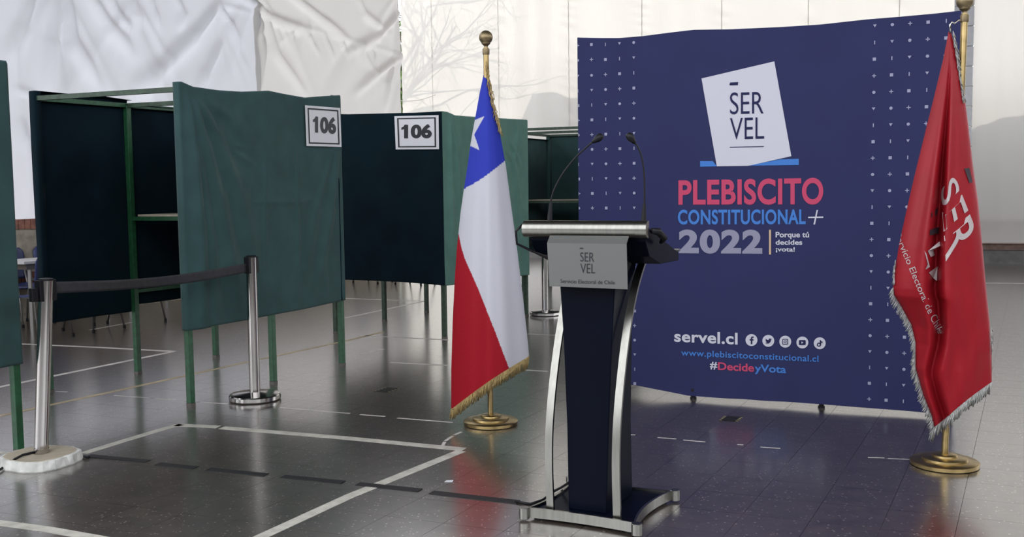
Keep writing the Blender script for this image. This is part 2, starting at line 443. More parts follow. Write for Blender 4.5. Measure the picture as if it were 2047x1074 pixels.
def left_fold(s, z):
    d = 0
    for ts, tz, th, a, ln, w0, bend in rays:
        dx, dz = s - ts, tz - z
        if abs(dx) > 3.5: continue
        al = dx * math.sin(th) + dz * math.cos(th)
        if al <= 0 or al > 3 * ln: continue
        pe = dx * math.cos(th) - dz * math.sin(th) + bend * al * al
        ww = w0 + .045 * al
        if abs(pe) > 3 * ww: continue
        d += a * min(1, al / .25) * math.exp(-(al / ln) ** 2) * math.exp(-(pe / ww) ** 2)
    d = d * .8 + LC_(s, z)
    d += .020 * wob(s * 1.1, z * .5, 3) + .010 * math.sin(s * 3.3 + 1.3 * math.sin(s * 1.7) + z * .9)
    # gathered seam running down to the right
    if s > sA[0]:
        zs = sA[1] + (sB[1] - sA[1]) * (s - sA[0]) / (sB[0] - sA[0])
        q = z - zs
        d += .020 * math.exp(-(q / .025) ** 2)
        if q < 0: d += .009 * math.exp(q / .45) * math.sin(s * 15 + 2.5 * math.sin(s * 4) + q * 1.5)
        else: d += .006 * math.exp(-q / .3) * math.sin(s * 15 + 2.5 * math.sin(s * 4))
    return d + .06
cl_ = thing('left_curtain', LW.at(0, 1.16), 'wrinkled white sheets hung above the low brick wall on the left', 'curtain')
sm, _ = LW.sz(505, 150)
se = LW.sz(791, 150)[0]
sheet('cool_sheet', LW, S0 + 1, sm + .03, 1.155, 6.0, left_fold, 'sheet_cool', cl_)
sheet('cream_sheet', LW, sm - .03, se, 1.155, 6.0, lambda s, z: left_fold(s, z) + .02, 'sheet_cream', cl_)

# --- back low wall and back curtain
b1, b2 = G(1070, 516), G(2000, 528)
BW = Plane(b1[:2], b2[:2] - b1[:2])
T0, T1, T2 = -2.89, 8.0, 16.5
wb = MB().obox(BW.at((T0 + T2) / 2, .12, -.2), BW.d * (T2 - T0) / 2, BW.n * .2, (0, 0, .12))
wall_back = wb.build('wall_back', 'concrete', kind='structure')
MB().obox(BW.at((T0 + T2) / 2, .30, -.19), BW.d * (T2 - T0) / 2, BW.n * .215, (0, 0, .055)).build('coping', 'coping', wall_back)
cb_ = thing('back_curtain', BW.at(2.5, .36), 'sunlit white sheet wall of sewn strips across the back of the court', 'curtain')
bounds = [T0, -2.19, -.73, .75, 2.21, 3.72, 5.27, 6.81, T1]
def back_fold(s, z):
    d = .016 * wob(s * 2, z * .8, 5) + .010 * math.sin(s * 9 + 2 * math.sin(s * 2.1))
    for b in bounds:
        q = abs(s - b)
        if q < .5: d += .010 * math.exp(-q / .13) * math.sin(z * 26 + 3 * math.sin(z * 5 + b) + (1 if s > b else -1) * q * 9)
    return d + .02
for k in range(len(bounds) - 1):
    a, b = bounds[k], bounds[k + 1]
    sheet('sheet_panel', BW, a, b, .40, 7.7, back_fold, 'sheet_back', cb_, step=.05)
    if k: MB().grid(lambda u, v: BW.at(a - .010 + .02 * u, .40 + 7.3 * v, back_fold(a, .40 + 7.3 * v) + .006), 1, 150).build('seam', 'seam', cb_, fix=False)
MB().tube([BW.at(T0 + .79 * k / 12, BW.sz(803, 202)[1] + .09 * (k / 12) - .05 * math.sin(PI * k / 12), .08) for k in range(13)], .008, 5).build('tie_rope', 'seam', cb_)
cr_ = thing('right_curtain', BW.at(12, .38), 'smooth white sheet at the right edge with its lower part in shadow', 'curtain')
T3 = BW.sz(1943, 200)[0]
def right_fold(s, z):
    q = s - T3
    f = .05 * math.exp(-q / .10) + .022 * math.exp(-((q - .42 + .06 * (z - 2)) / .09) ** 2) + .018 * math.exp(-((q - .75 + .10 * (z - 2)) / .08) ** 2)
    f += .02 * wob(s, z * .5, 9)
    if z < .75: f += .12 * math.sin((.75 - z) / .4 * 1.6)
    return f + .05
sheet('sheet', BW, T3, T2, .38, 7.7, right_fold, 'sheet_cream', cr_, step=.05)
pil = thing('wall_pillar', BW.at(T3 - .14, 0), kind='structure')
zz = 0.0
while zz < 7.5:
    MB().obox(BW.at(T3 - .16 + rng.uniform(-.002, .002), zz + .165, .12), BW.d * .155, BW.n * .07, (0, 0, .163)).build('block', 'block', pil, bevel=.006)
    zz += .34
# --- roof
kA = np.array([[LW.d[0], -BW.d[0]], [LW.d[1], -BW.d[1]]]); kt = np.linalg.solve(kA, (BW.p0 - LW.p0)[:2])
rc = [LW.at(kt[0], 0, -.1), LW.at(-10.5, 0, -.1)]; rc += [rc[1] + BW.d * (T2 - kt[1]), BW.at(T2, 0, -.1)]
MB().prism([p + [0, 0, 7.75] for p in rc], [p + [0, 0, 7.95] for p in rc]).build('ceiling', 'ceiling', kind='structure')
MB().obox((2, -7.5, 1.75), (16, 0, 0), (0, .15, 0), (0, 0, 1.75)).build('wall_front_light_block', 'concrete', kind='structure')  # unseen wall behind the camera, added to darken reflections and narrow the sky light
MB().bar((13.0, -7.4, 2.75), (17.5, 11.0, 2.75), .3, 5.5).build('wall_right_light_block', 'concrete', kind='structure')  # unseen wall added to block sky on the right, for stronger fold shading
MB().obox((0, 40, -.35), (120, 0, 0), (0, 120, 0), (0, 0, .05)).build('ground', 'ground', kind='structure')

# ================================================================== BOOTHS
def cloth(name, P0, P1, top, bot, mat, parent, fold=None, seed=1, over=.027, off=.030, wrap=(1, 1)):
    """panel hung along P0->P1; top/bot: pixel polylines or constants in metres"""
    P0, P1 = np.array(P0, float), np.array(P1, float)
    pl = Plane(P0[:2], (P1 - P0)[:2]); L = np.linalg.norm((P1 - P0)[:2])
    def curve(q):
        if isinstance(q, (int, float)): return lambda s: q
        pts = sorted(pl.sz(*p) for p in q); return lambda s: interp(pts, s)
    ft, fb = curve(top), curve(bot)
    def fn(a, b):
        c0, c1 = max(0, (.04 - a) / .04) * wrap[0], max(0, (a - .96) / .04) * wrap[1]
        s = -over + (L + 2 * over) * min(1, max(0, (a - .04) / .92)); zt, zb = ft(s), fb(s); ov = max(0, (b - .96) / .04)
        z = zb + (zt - zb) * min(1, b / .96)
        d = off + .006 * wob(s * 3, z * 2, seed)
        edge = min(1, (s + over) / .10, (L + over - s) / .10, (zt - z) / .12)
        if fold: d += fold(s, z, L, zt) * max(0, edge)
        else: d += .010 * math.sin(s * 11 + seed + .8 * math.sin(z * 2)) * (1 - .6 * b) * max(0, edge)
        d = max(d, .026)
        c = max(c0, c1)
        if c > 0:
            d += (-.026 - d) * min(1, c * 2)
            if c > .5: s += (.05 if c0 > 0 else -.05) * (c - .5) * 2
        if ov > 0: d += (-.026 - d) * ov if c == 0 else 0
        return pl.at(s, z, d)
    o = MB().grid(fn, 100 if L < 1.3 else 200, 110).build(name, mat, parent, smooth=True, fix=False)
    m = o.modifiers.new('thickness', 'SOLIDIFY'); m.thickness = .003; m.offset = 0
    return o
def V3(p, z): return np.array([p[0], p[1], z])
def booth(label, P, z, panels, post_mat='green_metal', shelf=True, lowrail=True):
    A, B, C_, D_, E_, F_ = P
    c = (A + C_ + D_ + F_) / 4
    t = thing('voting_booth', (c[0], c[1], 0), label, 'voting booth', 'green curtained voting booths')
    for p in P:
        lg = MB().bar(V3(p, .022), V3(p, z), .042, .042, VA).build('post', post_mat, t, bevel=.003)
        MB().bar(V3(p, .0), V3(p, .022), .043, .043, VA).build('foot', 'foot', lg)
    rails = [(A, B), (B, C_), (D_, E_), (E_, F_), (D_, A), (E_, B), (F_, C_)]
    for k, (p, q) in enumerate(rails):
        MB().bar(V3(p, z), V3(q, z), .032, .032).build('top_rail', 'rust_metal' if k in (4, 5) else post_mat, t)
    if lowrail:
        for p, q in ((E_, F_), (B, C_)):
            MB().bar(V3(p, .66), V3(q, .66), .026, .026).build('low_rail', post_mat, t)
        MB().bar(V3(E_, 1.235), V3(B, 1.235), .03, .03).build('shelf_rail', post_mat, t)
    if shelf:
        m = MB(); i0 = .05
        e, b_, c2, f2 = E_ + (B - E_) * i0, B + (E_ - B) * i0, B + (C_ - B) * .42 + (E_ - B) * i0, E_ + (F_ - E_) * .42 + (B - E_) * i0
        m.prism([V3(p, 1.252) for p in (e, b_, c2, f2)], [V3(p, 1.268) for p in (e, b_, c2, f2)]).build('shelf', 'plank', t)
    for nm, p, q, top, bot, mat, fold, sd_ in panels:
        cloth(nm, p, q, top, bot, mat, t, fold, sd_, wrap=(0 if p is E_ else 1, 0 if q is E_ else 1))
    return t
# booth 1 (open front, big teal side)
A, B, C_ = G(382, 812), G(548, 768), G(684, 731)
Dp, E_, F_ = G(100, 785), G(277, 748), G(432, 715)
B = A + (C_ - A) * .497; E_ = Dp + (F_ - Dp) * .486
BOOTH1 = Plane(A[:2], (C_ - A)[:2])
T_CR = creases(BOOTH1, [(p, a_, w_ * 1.6) for p, a_, w_ in [([(366, 180), (376, 300), (388, 450), (396, 655)], .045, .022), ([(372, 182), (400, 290), (428, 400), (450, 520), (470, 640)], .045, .026), ([(376, 182), (425, 270), (470, 390), (510, 560)], .035, .026),
    ([(372, 185), (390, 320), (412, 470), (425, 650)], .030, .020), ([(380, 182), (460, 240), (500, 300)], .02, .026), ([(521, 305), (521, 420), (524, 620)], .012, .010), ([(585, 300), (586, 420), (590, 600)], .014, .010),
    ([(455, 410), (520, 404), (585, 404), (640, 396)], .008, .008), ([(450, 290), (520, 300)], .012, .014), ([(455, 300), (500, 330)], .014, .014), ([(668, 300), (655, 420), (632, 560)], .030, .022), ([(660, 300), (625, 420), (600, 560)], .020, .022),
    ([(575, 315), (583, 350)], .012, .012), ([(640, 500), (648, 600)], .012, .02), ([(445, 320), (462, 345)], .014, .012), ([(490, 430), (505, 470)], .012, .014)]])
def teal_fold(s, z, L, zt): return T_CR(s, z) + .006 * math.sin(s * 6 + z * 1.5) + .003 * wob(s * 14, z * 5, 21)
def corner_fold(s, z, L, zt):
    th = math.atan2(max(s, 0) + .01, max(zt - z, 0) + .03); r = math.hypot(s, zt - z)
    d = .040 * math.sin(34 * th - 1.2) * math.exp(-th * 2.6) * min(1, r / .3)
    th2 = math.atan2(max(L - s, 0) + .01, max(zt - z, 0) + .03)
    d += .022 * math.sin(30 * th2) * math.exp(-th2 * 3.2) * min(1, r / .3)
    d += .005 * sum(math.exp(-((s - k) / .006) ** 2) for k in (.62, 1.06)) + .004 * sum(math.exp(-((z - k) / .006) ** 2) for k in (1.35, 1.72))
    return d + .008 * math.sin(s * 6 + z * 1.5) + .004 * wob(s * 14, z * 5, 21)
t1 = [(340, 164), (357, 164), (380, 174), (430, 181), (477, 184), (531, 182), (560, 188), (605, 196), (640, 193), (673, 191), (700, 191)]
h1 = [(340, 664), (367, 662), (411, 654), (413, 652), (500, 637), (600, 618), (688, 599), (710, 598)]
booth('open front green booth with a large teal cloth side, beside the belt barrier', [A, B, C_, Dp, E_, F_], 2.115,
      [('side_cloth', A, C_, t1, h1, 'cloth_teal', teal_fold, 2),
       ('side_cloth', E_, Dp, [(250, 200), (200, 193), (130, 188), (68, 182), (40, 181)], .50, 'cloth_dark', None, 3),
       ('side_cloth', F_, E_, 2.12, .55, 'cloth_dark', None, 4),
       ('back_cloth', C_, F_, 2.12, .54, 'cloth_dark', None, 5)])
BOOTH1 = Plane(A[:2], (C_ - A)[:2])
# booth 2 (closed dark back towards us, sage side)
A2, C2, D2 = G(889, 678), G(1052, 632), G(672, 667)
E2, F2 = G(769, 643), G(853, 625)
B2 = A2 + (C2 - A2) * .5
SG = creases(Plane(A2[:2], (C2 - A2)[:2]), [([(892, 232), (893, 380), (900, 565)], .03, .03), ([(895, 235), (905, 330), (912, 440)], .03, .025), ([(1012, 280), (1035, 330)], .03, .03), ([(1005, 300), (1030, 345)], .025, .02), ([(1030, 250), (1020, 330), (1040, 420)], .03, .03),
    ([(1015, 395), (1050, 400)], .02, .015), ([(1025, 330), (1030, 480)], .025, .02), ([(915, 380), (925, 430)], .02, .02), ([(1040, 430), (1048, 540)], .03, .025), ([(898, 300), (920, 420), (908, 560)], .025, .025)])
def sage_fold(s, z, L, zt): return SG(s, z) + .006 * wob(s * 12, z * 6, 33) + .006 * math.sin(s * 7)
t2 = [(650, 228), (700, 229), (780, 227), (830, 226), (887, 223), (900, 223)]
h2 = [(650, 558), (700, 559), (800, 563), (850, 567), (887, 570), (900, 570)]
t2s = [(880, 223), (889, 224), (905, 231), (930, 233), (980, 236), (1052, 240), (1070, 241)]
h2s = [(880, 571), (889, 571), (960, 562), (1056, 549), (1070, 547)]
booth('green booth with a dark cloth back and a sage green side behind the tricolour flag', [A2, B2, C2, D2, E2, F2], 2.115,
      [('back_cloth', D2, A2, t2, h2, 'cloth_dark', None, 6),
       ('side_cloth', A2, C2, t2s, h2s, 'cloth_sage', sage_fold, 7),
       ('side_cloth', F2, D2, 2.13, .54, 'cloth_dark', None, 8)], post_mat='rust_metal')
BOOTH2 = Plane(D2[:2], (A2 - D2)[:2])
# booth 0 (left picture edge)
C0 = G(38, 905); A0 = C0 - VA * 1.70; B0 = C0 - VA * .85; F0 = C0 - UA * 1.28; D0 = A0 - UA * 1.28; E0 = B0 - UA * 1.28
booth('green booth cut off by the left picture edge, next to the white based post', [A0, B0, C0, D0, E0, F0], 2.13,
      [('side_cloth', A0, C0, 2.165, .50, 'cloth_teal', None, 9),
       ('back_cloth', C0, F0, 2.16, .50, 'cloth_teal', None, 10),
       ('side_cloth', F0, D0, 2.14, .50, 'cloth_dark', None, 12)])
# booth 3 (far, half behind the backdrop)
F3 = D(1097, 300, 14.7); F3[2] = 0
C3 = F3 + UA * 1.29; D3 = F3 - VA * 1.72; E3 = F3 - VA * .86; A3 = C3 - VA * 1.72; B3 = C3 - VA * .86
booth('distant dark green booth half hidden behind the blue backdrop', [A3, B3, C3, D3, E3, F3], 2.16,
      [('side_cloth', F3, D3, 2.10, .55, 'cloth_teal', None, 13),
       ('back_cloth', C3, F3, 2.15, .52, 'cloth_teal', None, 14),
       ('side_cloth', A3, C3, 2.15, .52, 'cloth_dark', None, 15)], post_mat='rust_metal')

# ------------------------------------------------------------------ number signs on the booths
def number_sign(label, plane, q, dq, off, ink):
    to = lambda o_: (lambda x, y: plane.at(*plane.sz(x, y), o_))
    pts = [to(off)(*p) for p in q]
    c = sum(pts) / 4
    t = thing('number_sign', (c[0], c[1], min(p[2] for p in pts)), label, 'sign', 'paper number signs on the booths')
    ql = [np.array(p, float) for p in q]
    def bil(u, v): return (1 - v) * ((1 - u) * ql[0] + u * ql[1]) + v * ((1 - u) * ql[3] + u * ql[2])
    MB().prism([to(off)(*p) for p in q], [to(off - .002)(*p) for p in q]).build('paper', 'paper', t)
    m = MB(); e0, e1 = .06, .095
    ins = lambda k: [bil(k, k), bil(1 - k, k), bil(1 - k, 1 - k), bil(k, 1 - k)]
    a_, b_ = ins(e0), ins(e1)
    m.add([to(off + .0025)(*p) for p in a_ + b_], [(0, 1, 5, 4), (1, 2, 6, 5), (2, 3, 7, 6), (3, 0, 4, 7)])
    m.build('printed_frame', 'ink', t, fix=False)
    TL, TR, BR, BL = [np.array(p, float) for p in dq]
    bq = lambda u, v: (1 - v) * ((1 - u) * BL + u * BR) + v * ((1 - u) * TL + u * TR)
    m1 = MB().add([to(off + .0028)(*bq(u, v)) for u, v in ((.0, .62), (.0, .78), (.075, .86), (.12, .985), (.19, .985), (.19, .80), (.10, .68))], [(0, 1, 2, 3, 4, 5, 6)])
    m1.build('printed_number', ink, t, fix=False)
    quad_text('106', [bq(.09, 1), TR, BR, bq(.09, 0)], to(off + .003), .05).build('printed_number', ink, t, fix=False, label='printed number 106')
    return t
number_sign('white number 106 sheet on the teal cloth side of the open booth', BOOTH1, [(600.7, 211), (671, 216.4), (674, 294.1), (604, 292.4)],
            [(616, 232.5), (662.5, 234.8), (662.5, 269), (616, 265.5)], .044, 'ink_grey')
number_sign('white number 106 sheet on the dark cloth back of the farther booth', BOOTH2, [(793.2, 233), (881.2, 230.8), (882, 298.7), (796, 299.2)],
            [(807.4, 249.6), (868, 248.3), (868, 277), (807.4, 277.6)], .048, 'ink')

# ================================================================== BACKDROP
BN = Plane((1.587, 6.655), dirv(-23.2))
bt = thing('backdrop', BN.at(0, 0), 'large navy blue fabric backdrop printed with a plebiscite logo and web addresses', 'backdrop')
tp = [BN.sz(x, y) for x, y in ((1154, 75), (1200, 76), (1238, 76), (1286, 72), (1340, 65), (1387, 59.5), (1458, 58.6), (1560, 54), (1640, 49), (1730, 39), (1792, 34), (1870, 27), (1922, 21))]
SL, SR = tp[0][0], tp[-1][0]
bp_ = [(SL, .05), (-.83, .075), (-.444, .024), (.1, .028), (.415, .031), (1.041, .022), (SR, .022)]
def ban(s, z):
    d = .0
    if z < .18: d += .006 * math.sin(s * 14 + 2 * math.sin(s * 5)) * (1 - z / .18)
    return d
m = MB().grid(lambda a, b: BN.at(SL + (SR - SL) * a, (lambda s: interp(bp_, s) + (interp(tp, s) - interp(bp_, s)) * b)(SL + (SR - SL) * a), ban(SL + (SR - SL) * a, 2.4 * b)), 110, 90)
fabric = m.build('fabric_panel', 'navy', bt, smooth=True, fix=False)
for s_, nm in ((SL, 'side_flap'), (SR, 'side_flap')):
    MB().obox(BN.at(s_ + (.012 if s_ < 0 else -.012), 1.245, -.05), BN.d * .004, BN.n * .045, (0, 0, 1.19)).build(nm, 'navy', bt)
fr = MB()
for s_ in (SL + .06, -.434, .415, SR - .06):
    fr.bar(BN.at(s_, .05, -.12), BN.at(s_, 2.38, -.12), .03, .03, BN.d)
for z_ in (.10, .87, 1.64, 2.36): fr.bar(BN.at(SL + .06, z_, -.12), BN.at(SR - .06, z_, -.12), .025, .025)
fr.build('frame', 'chair_metal', bt)
for s_ in (SL + .06, BN.sz(1384, 796)[0], BN.sz(1641, 812)[0], SR - .06):
    MB().lathe(BN.at(s_, 0, -.03), [(.022, 0), (.022, .012), (.015, .02), (.015, .05), (.028, .055), (.028, .075)], 14).build('foot', 'blackp', bt)
on = lambda o_: (lambda x, y: BN.at(*BN.sz(x, y), o_))
PO = .0035
def poly(name, pts, mat, off=PO, label=None):
    return MB().add([on(off)(*p) for p in pts], [tuple(range(len(pts)))]).build(name, mat, bt, fix=False, label=label)
z7 = lambda x, y: (1380 + x / 4.296, 100 + y / 4.296)
poly('printed_ballot', [z7(97, 245), z7(722, 98), z7(868, 912), z7(500, 995), z7(228, 999)], 'p_white', label='white tilted ballot paper print')
poly('printed_slot', [z7(85, 955), z7(195, 955), z7(228, 1000), z7(85, 1003)], 'p_blue')
poly('printed_slot', [z7(498, 994), z7(770, 940), z7(932, 935), z7(932, 988)], 'p_blue')
poly('printed_dash', [z7(342, 280), z7(413, 276), z7(409, 302), z7(337, 304)], 'p_navy', PO * 1.8)
poly('printed_rule', [z7(340, 832), z7(633, 826), z7(633, 832), z7(340, 839)], 'p_navy', PO * 1.8)
def txt(body, quad, mat, bold=0.0, off=PO, space=1.0):
    return quad_text(body, quad, on(off), bold, space).build('lettering', mat, bt, fix=False, label='lettering ' + body)
txt('SER', [z7(342, 366), z7(630, 357), z7(630, 547), z7(342, 554)], 'p_navy', -.004, PO * 1.8)
txt('VEL', [z7(342, 586), z7(635, 578), z7(635, 763), z7(342, 771)], 'p_navy', -.004, PO * 1.8)
txt('PLEBISCITO', [(1356.4, 360.2), (1646, 355), (1646, 409.2), (1356.4, 410)], 'p_red', .030, space=1.06)
txt('CONSTITUCIONAL', [(1355.4, 419.4), (1610.7, 418.4), (1610.7, 448.7), (1355.4, 449.2)], 'p_blue', .028, space=1.06)
z5 = lambda x, y: (1330 + x / 5.113, 330 + y / 5.113)
poly('printed_plus', [z5(1460, 529), z5(1615, 526), z5(1615, 541), z5(1460, 543)], 'p_white')
poly('printed_plus', [z5(1547, 460), z5(1561, 460), z5(1531, 608), z5(1515, 608)], 'p_white', PO * 1.2)
txt('2022', [(1357, 458.8), (1524, 459.2), (1524, 508), (1357, 507)], 'p_grey', .045, space=1.1)
poly('printed_bar', [(1537.5, 459.5), (1541.3, 459.5), (1541.3, 509), (1537.5, 509)], 'p_sand')
txt('Porque tú', [(1550.6, 463.8), (1617.5, 463.5), (1617.5, 478.3), (1550.6, 478)], 'p_white', .022)
txt('decides', [(1550.6, 479.6), (1603.8, 479.6), (1603.8, 489.6), (1550.6, 489.4)], 'p_white', .022)
txt('¡vota!', [(1551, 493.8), (1589, 494.2), (1589, 505.5), (1551, 505)], 'p_white', .022)
txt('servel.cl', [(1348, 660.5), (1474.7, 665.5), (1474.7, 689.3), (1348, 683.5)], 'p_white', .026, space=1.04)
txt('www.plebiscitoconstitucional.cl', [(1361.7, 698.5), (1636.3, 711), (1636.3, 727.8), (1361.7, 714.8)], 'p_blue', .012, space=1.05)
txt('#', [(1419.4, 723.2), (1434, 724), (1434, 739.5), (1419.4, 738.5)], 'p_white', .02)
txt('Decide', [(1435.3, 724.2), (1507.5, 727.6), (1507.5, 743.6), (1435.3, 739.6)], 'p_red', .022)
txt('yVota', [(1508.8, 728.0), (1571.5, 731.3), (1571.5, 751), (1508.8, 747.8)], 'p_blue', .022)
# social icons
ICON = [(1502.4, 680), (1536, 681.5), (1569.9, 683.2), (1604.1, 684.8), (1638.8, 686.3)]
def ring(cx, cy, r, n=28): return [(cx + r * math.cos(2 * PI * k / n), cy + r * math.sin(2 * PI * k / n)) for k in range(n)]
def rrect(cx, cy, hw, hh, r):
    out = []
    for sx, sy, a0 in ((1, -1, -PI / 2), (1, 1, 0), (-1, 1, PI / 2), (-1, -1, PI)):
        for k in range(5):
            a = a0 + k * PI / 8; out.append((cx + sx * (hw - r) + r * math.cos(a), cy + sy * (hh - r) + r * math.sin(a)))
    return out
for k, (cx, cy) in enumerate(ICON):
    ic = poly('printed_icon', ring(cx, cy, 11.9), 'p_white')
    def sub(pts, mat, o_): 
        mm = MB().add([on(o_)(*p) for p in pts], [tuple(range(len(pts)))])
        ORG[ic.name] = ORG[bt.name]; return mm.build('icon_mark', mat, ic, fix=False)
    P2, P3, P4 = PO * 1.8, PO * 2.3, PO * 2.8
    if k == 0:
        sub([(cx - 1.2, cy + 8), (cx - 1.2, cy + .8), (cx - 3.6, cy + .8), (cx - 3.6, cy - 2), (cx - 1.2, cy - 2), (cx - 1.0, cy - 5), (cx + .6, cy - 7.2), (cx + 4.6, cy - 7.4), (cx + 4.6, cy - 4.8), (cx + 2.4, cy - 4.6), (cx + 1.8, cy - 3.4), (cx + 1.8, cy - 2), (cx + 4.4, cy - 2), (cx + 4.0, cy + .8), (cx + 1.8, cy + .8), (cx + 1.8, cy + 8)], 'p_navy', P2)
    elif k == 1:
        sub([(cx - 6.2, cy + 4.2), (cx - 2.6, cy + 3.2), (cx - 5.2, cy + 1.2), (cx - 3.8, cy + .8), (cx - 6, cy - 1.6), (cx - 4.8, cy - 1.6), (cx - 5.8, cy - 5), (cx - 3, cy - 2.6), (cx + .6, cy - 1.6), (cx + 1.2, cy - 4.2), (cx + 3.4, cy - 5), (cx + 5, cy - 4), (cx + 7, cy - 4.6), (cx + 5.6, cy - 2), (cx + 4.4, cy + 2.2), (cx + .8, cy + 5.2), (cx - 3, cy + 5.4)], 'p_navy', P2)
    elif k == 2:
        sub(rrect(cx, cy, 5.8, 5.8, 1.8), 'p_navy', P2); sub(rrect(cx, cy, 4.2, 4.2, 1.2), 'p_white', P3); sub(ring(cx, cy, 3.0, 16), 'p_navy', P4); sub(ring(cx, cy, 1.5, 12), 'p_white', P4 + .0015); sub(ring(cx + 3.1, cy - 3.1, .7, 8), 'p_navy', P4)
    elif k == 3:
        sub(rrect(cx, cy, 6.8, 5.0, 1.8), 'p_navy', P2); sub([(cx - 1.6, cy - 2.2), (cx + 2.4, cy), (cx - 1.6, cy + 2.2)], 'p_white', P3)
    else:
        sub(ring(cx - 1.6, cy + 2.8, 4.2, 20), 'p_navy', P2); sub(ring(cx - 1.6, cy + 2.8, 1.9, 16), 'p_white', P3)
        sub([(cx + .2, cy - 6.6), (cx + 2.4, cy - 6.6), (cx + 2.6, cy - 5), (cx + 5.8, cy - 3), (cx + 5.6, cy - .8), (cx + 2.6, cy - 2), (cx + 2.6, cy + 3), (cx + .2, cy + 3)], 'p_navy', P4)
# scattered small marks: squares, plus signs, dots, triangles, bars on a square grid
marks = MB(); hm = .0095
def mark(s, z, k):
    q = []
    if k == 0: q = [[(-1, -1), (1, -1), (1, 1), (-1, 1)]]
    elif k == 1: q = [[(-1.25, -.28), (1.25, -.28), (1.25, .28), (-1.25, .28)], [(-.28, -1.25), (.28, -1.25), (.28, 1.25), (-.28, 1.25)]]
    elif k == 2: q = [[(1.02 * math.cos(2 * PI * i / 12), 1.02 * math.sin(2 * PI * i / 12)) for i in range(12)]]
    elif k == 3: q = [[(-1.1, .9), (0, -.95), (1.1, .9)]]
    else: q = [[(-.32, -1.2), (.32, -1.2), (.32, 1.2), (-.32, 1.2)]]
    for n_, pl_ in enumerate(q):
        marks.add([BN.at(min(SR - .003, max(SL + .003, s + hm * a)), z + hm * b, PO + .0004 * n_) for a, b in pl_], [tuple(range(len(pl_)))])
for r_ in range(24):
    z_ = 2.401 - r_ * .1007
    for c_ in range(5):
        mark(-1.115 + (c_ - 1) * .0995, z_ + (.006 if c_ < 2 and r_ < 2 else 0), (r_ - (c_ - 1)) % 5)
        s_ = .711 + c_ * .1007
        if s_ < SR - .01: mark(s_, z_, (r_ + 3 - c_) % 5)
marks.build('pattern_marks', 'p_mark', bt, fix=False, kind='stuff', label='pale squares, dots, bars, triangles and plus signs')

# ================================================================== FLAGS
def flag_surface(Y, xl, xr, ytop, yb, depth, nu, nv):
    """front and back cloth layers; returns fn(px,py)->point on the front and the mesh data"""
    def pt(k, y, back=False):
        a, b = interp(xl, y), interp(xr, y); wpx = b - a
        wm = wpx / F_PX * Y
        dd = depth(k, y) * wm
        dy = (wm * .16 * math.sin(PI * k) if back else -dd)
        p = D(a + wpx * k, y, Y); 
        d = ray(a + wpx * k, y); d = np.array([d[0], d[1], 0]); d /= np.linalg.norm(d)
        return p + d * dy
    vs, fs, uv = [], [], []
    for layer in (0, 1):
        b0 = len(vs)
        for j in range(nv + 1):
            for i in range(nu + 1):
                k = i / nu; y = ytop + (yb(k) - ytop) * (j / nv)
                vs.append(pt(k, y, layer == 1)); uv.append((interp(xl, y) + (interp(xr, y) - interp(xl, y)) * k, y))
        for j in range(nv):
            for i in range(nu):
                q = (b0 + j * (nu + 1) + i, b0 + j * (nu + 1) + i + 1, b0 + (j + 1) * (nu + 1) + i + 1, b0 + (j + 1) * (nu + 1) + i)
                fs.append(q if layer == 0 else q[::-1])
    def front(x, y, off=.004):
        a, b = interp(xl, y), interp(xr, y); k = min(1, max(0, (x - a) / (b - a)))
        p = pt(k, y); d = p - CAM; return p - d / np.linalg.norm(d) * off
    return vs, fs, uv, front
def fringe(edge_fn, n, length, mat, parent, Y, front=None, jit=3.0, wpx=1.5):
    mb = MB()
    for i in range(n):
        x, y, dx, dy = edge_fn(i / (n - 1))
        L = length * random.uniform(.8, 1.12)
        x2, y2 = x + dx * L + random.uniform(-jit, jit), y + dy * L + random.uniform(-jit, jit) * .4
        yy = (front(x, y, .003)[1] if front else Y - .012) + random.uniform(-.008, .004)
        p0, p1, p2 = D(x, y, yy), D((x + x2) / 2 + random.uniform(-1, 1), (y + y2) / 2, yy - random.uniform(-.004, .01)), D(x2, y2, yy + random.uniform(-.01, .01))
        mb.tube([p0, p1, p2], [wpx / F_PX * Y * .8, wpx / F_PX * Y, wpx / F_PX * Y * .7], 4)
    return mb.build('fringe', mat, parent, smooth=True, kind='stuff')
def stand(t, base, top_z, tip, dull='bronze'):
    b = np.array(base)
    MB().lathe(b, [(.155, 0), (.165, .004), (.167, .022), (.160, .027), (.112, .030), (.110, .041), (.104, .044), (.062, .047), (.060, .056), (.054, .060), (.02, .061)], 48).build('base', 'brass', t, smooth=True, sharp=35)
    MB().tube([b + [0, 0, .05], tip], .0165, 16).build('pole', 'brass', t, smooth=True, sharp=60)
    ax = np.array(tip) - b; ax /= np.linalg.norm(ax)
    fn = MB().lathe(np.array(tip) - ax * .01, [(.019, -.03), (.021, -.02), (.021, .004), (.013, .008), (.011, .02), (.018, .028), (.026, .034)] + [(.041 * math.sin(a), .072 - .041 * math.cos(a)) for a in np.linspace(.7, PI - .05, 12)], 24)
    fn.build('finial', dull, t, smooth=True, sharp=40)
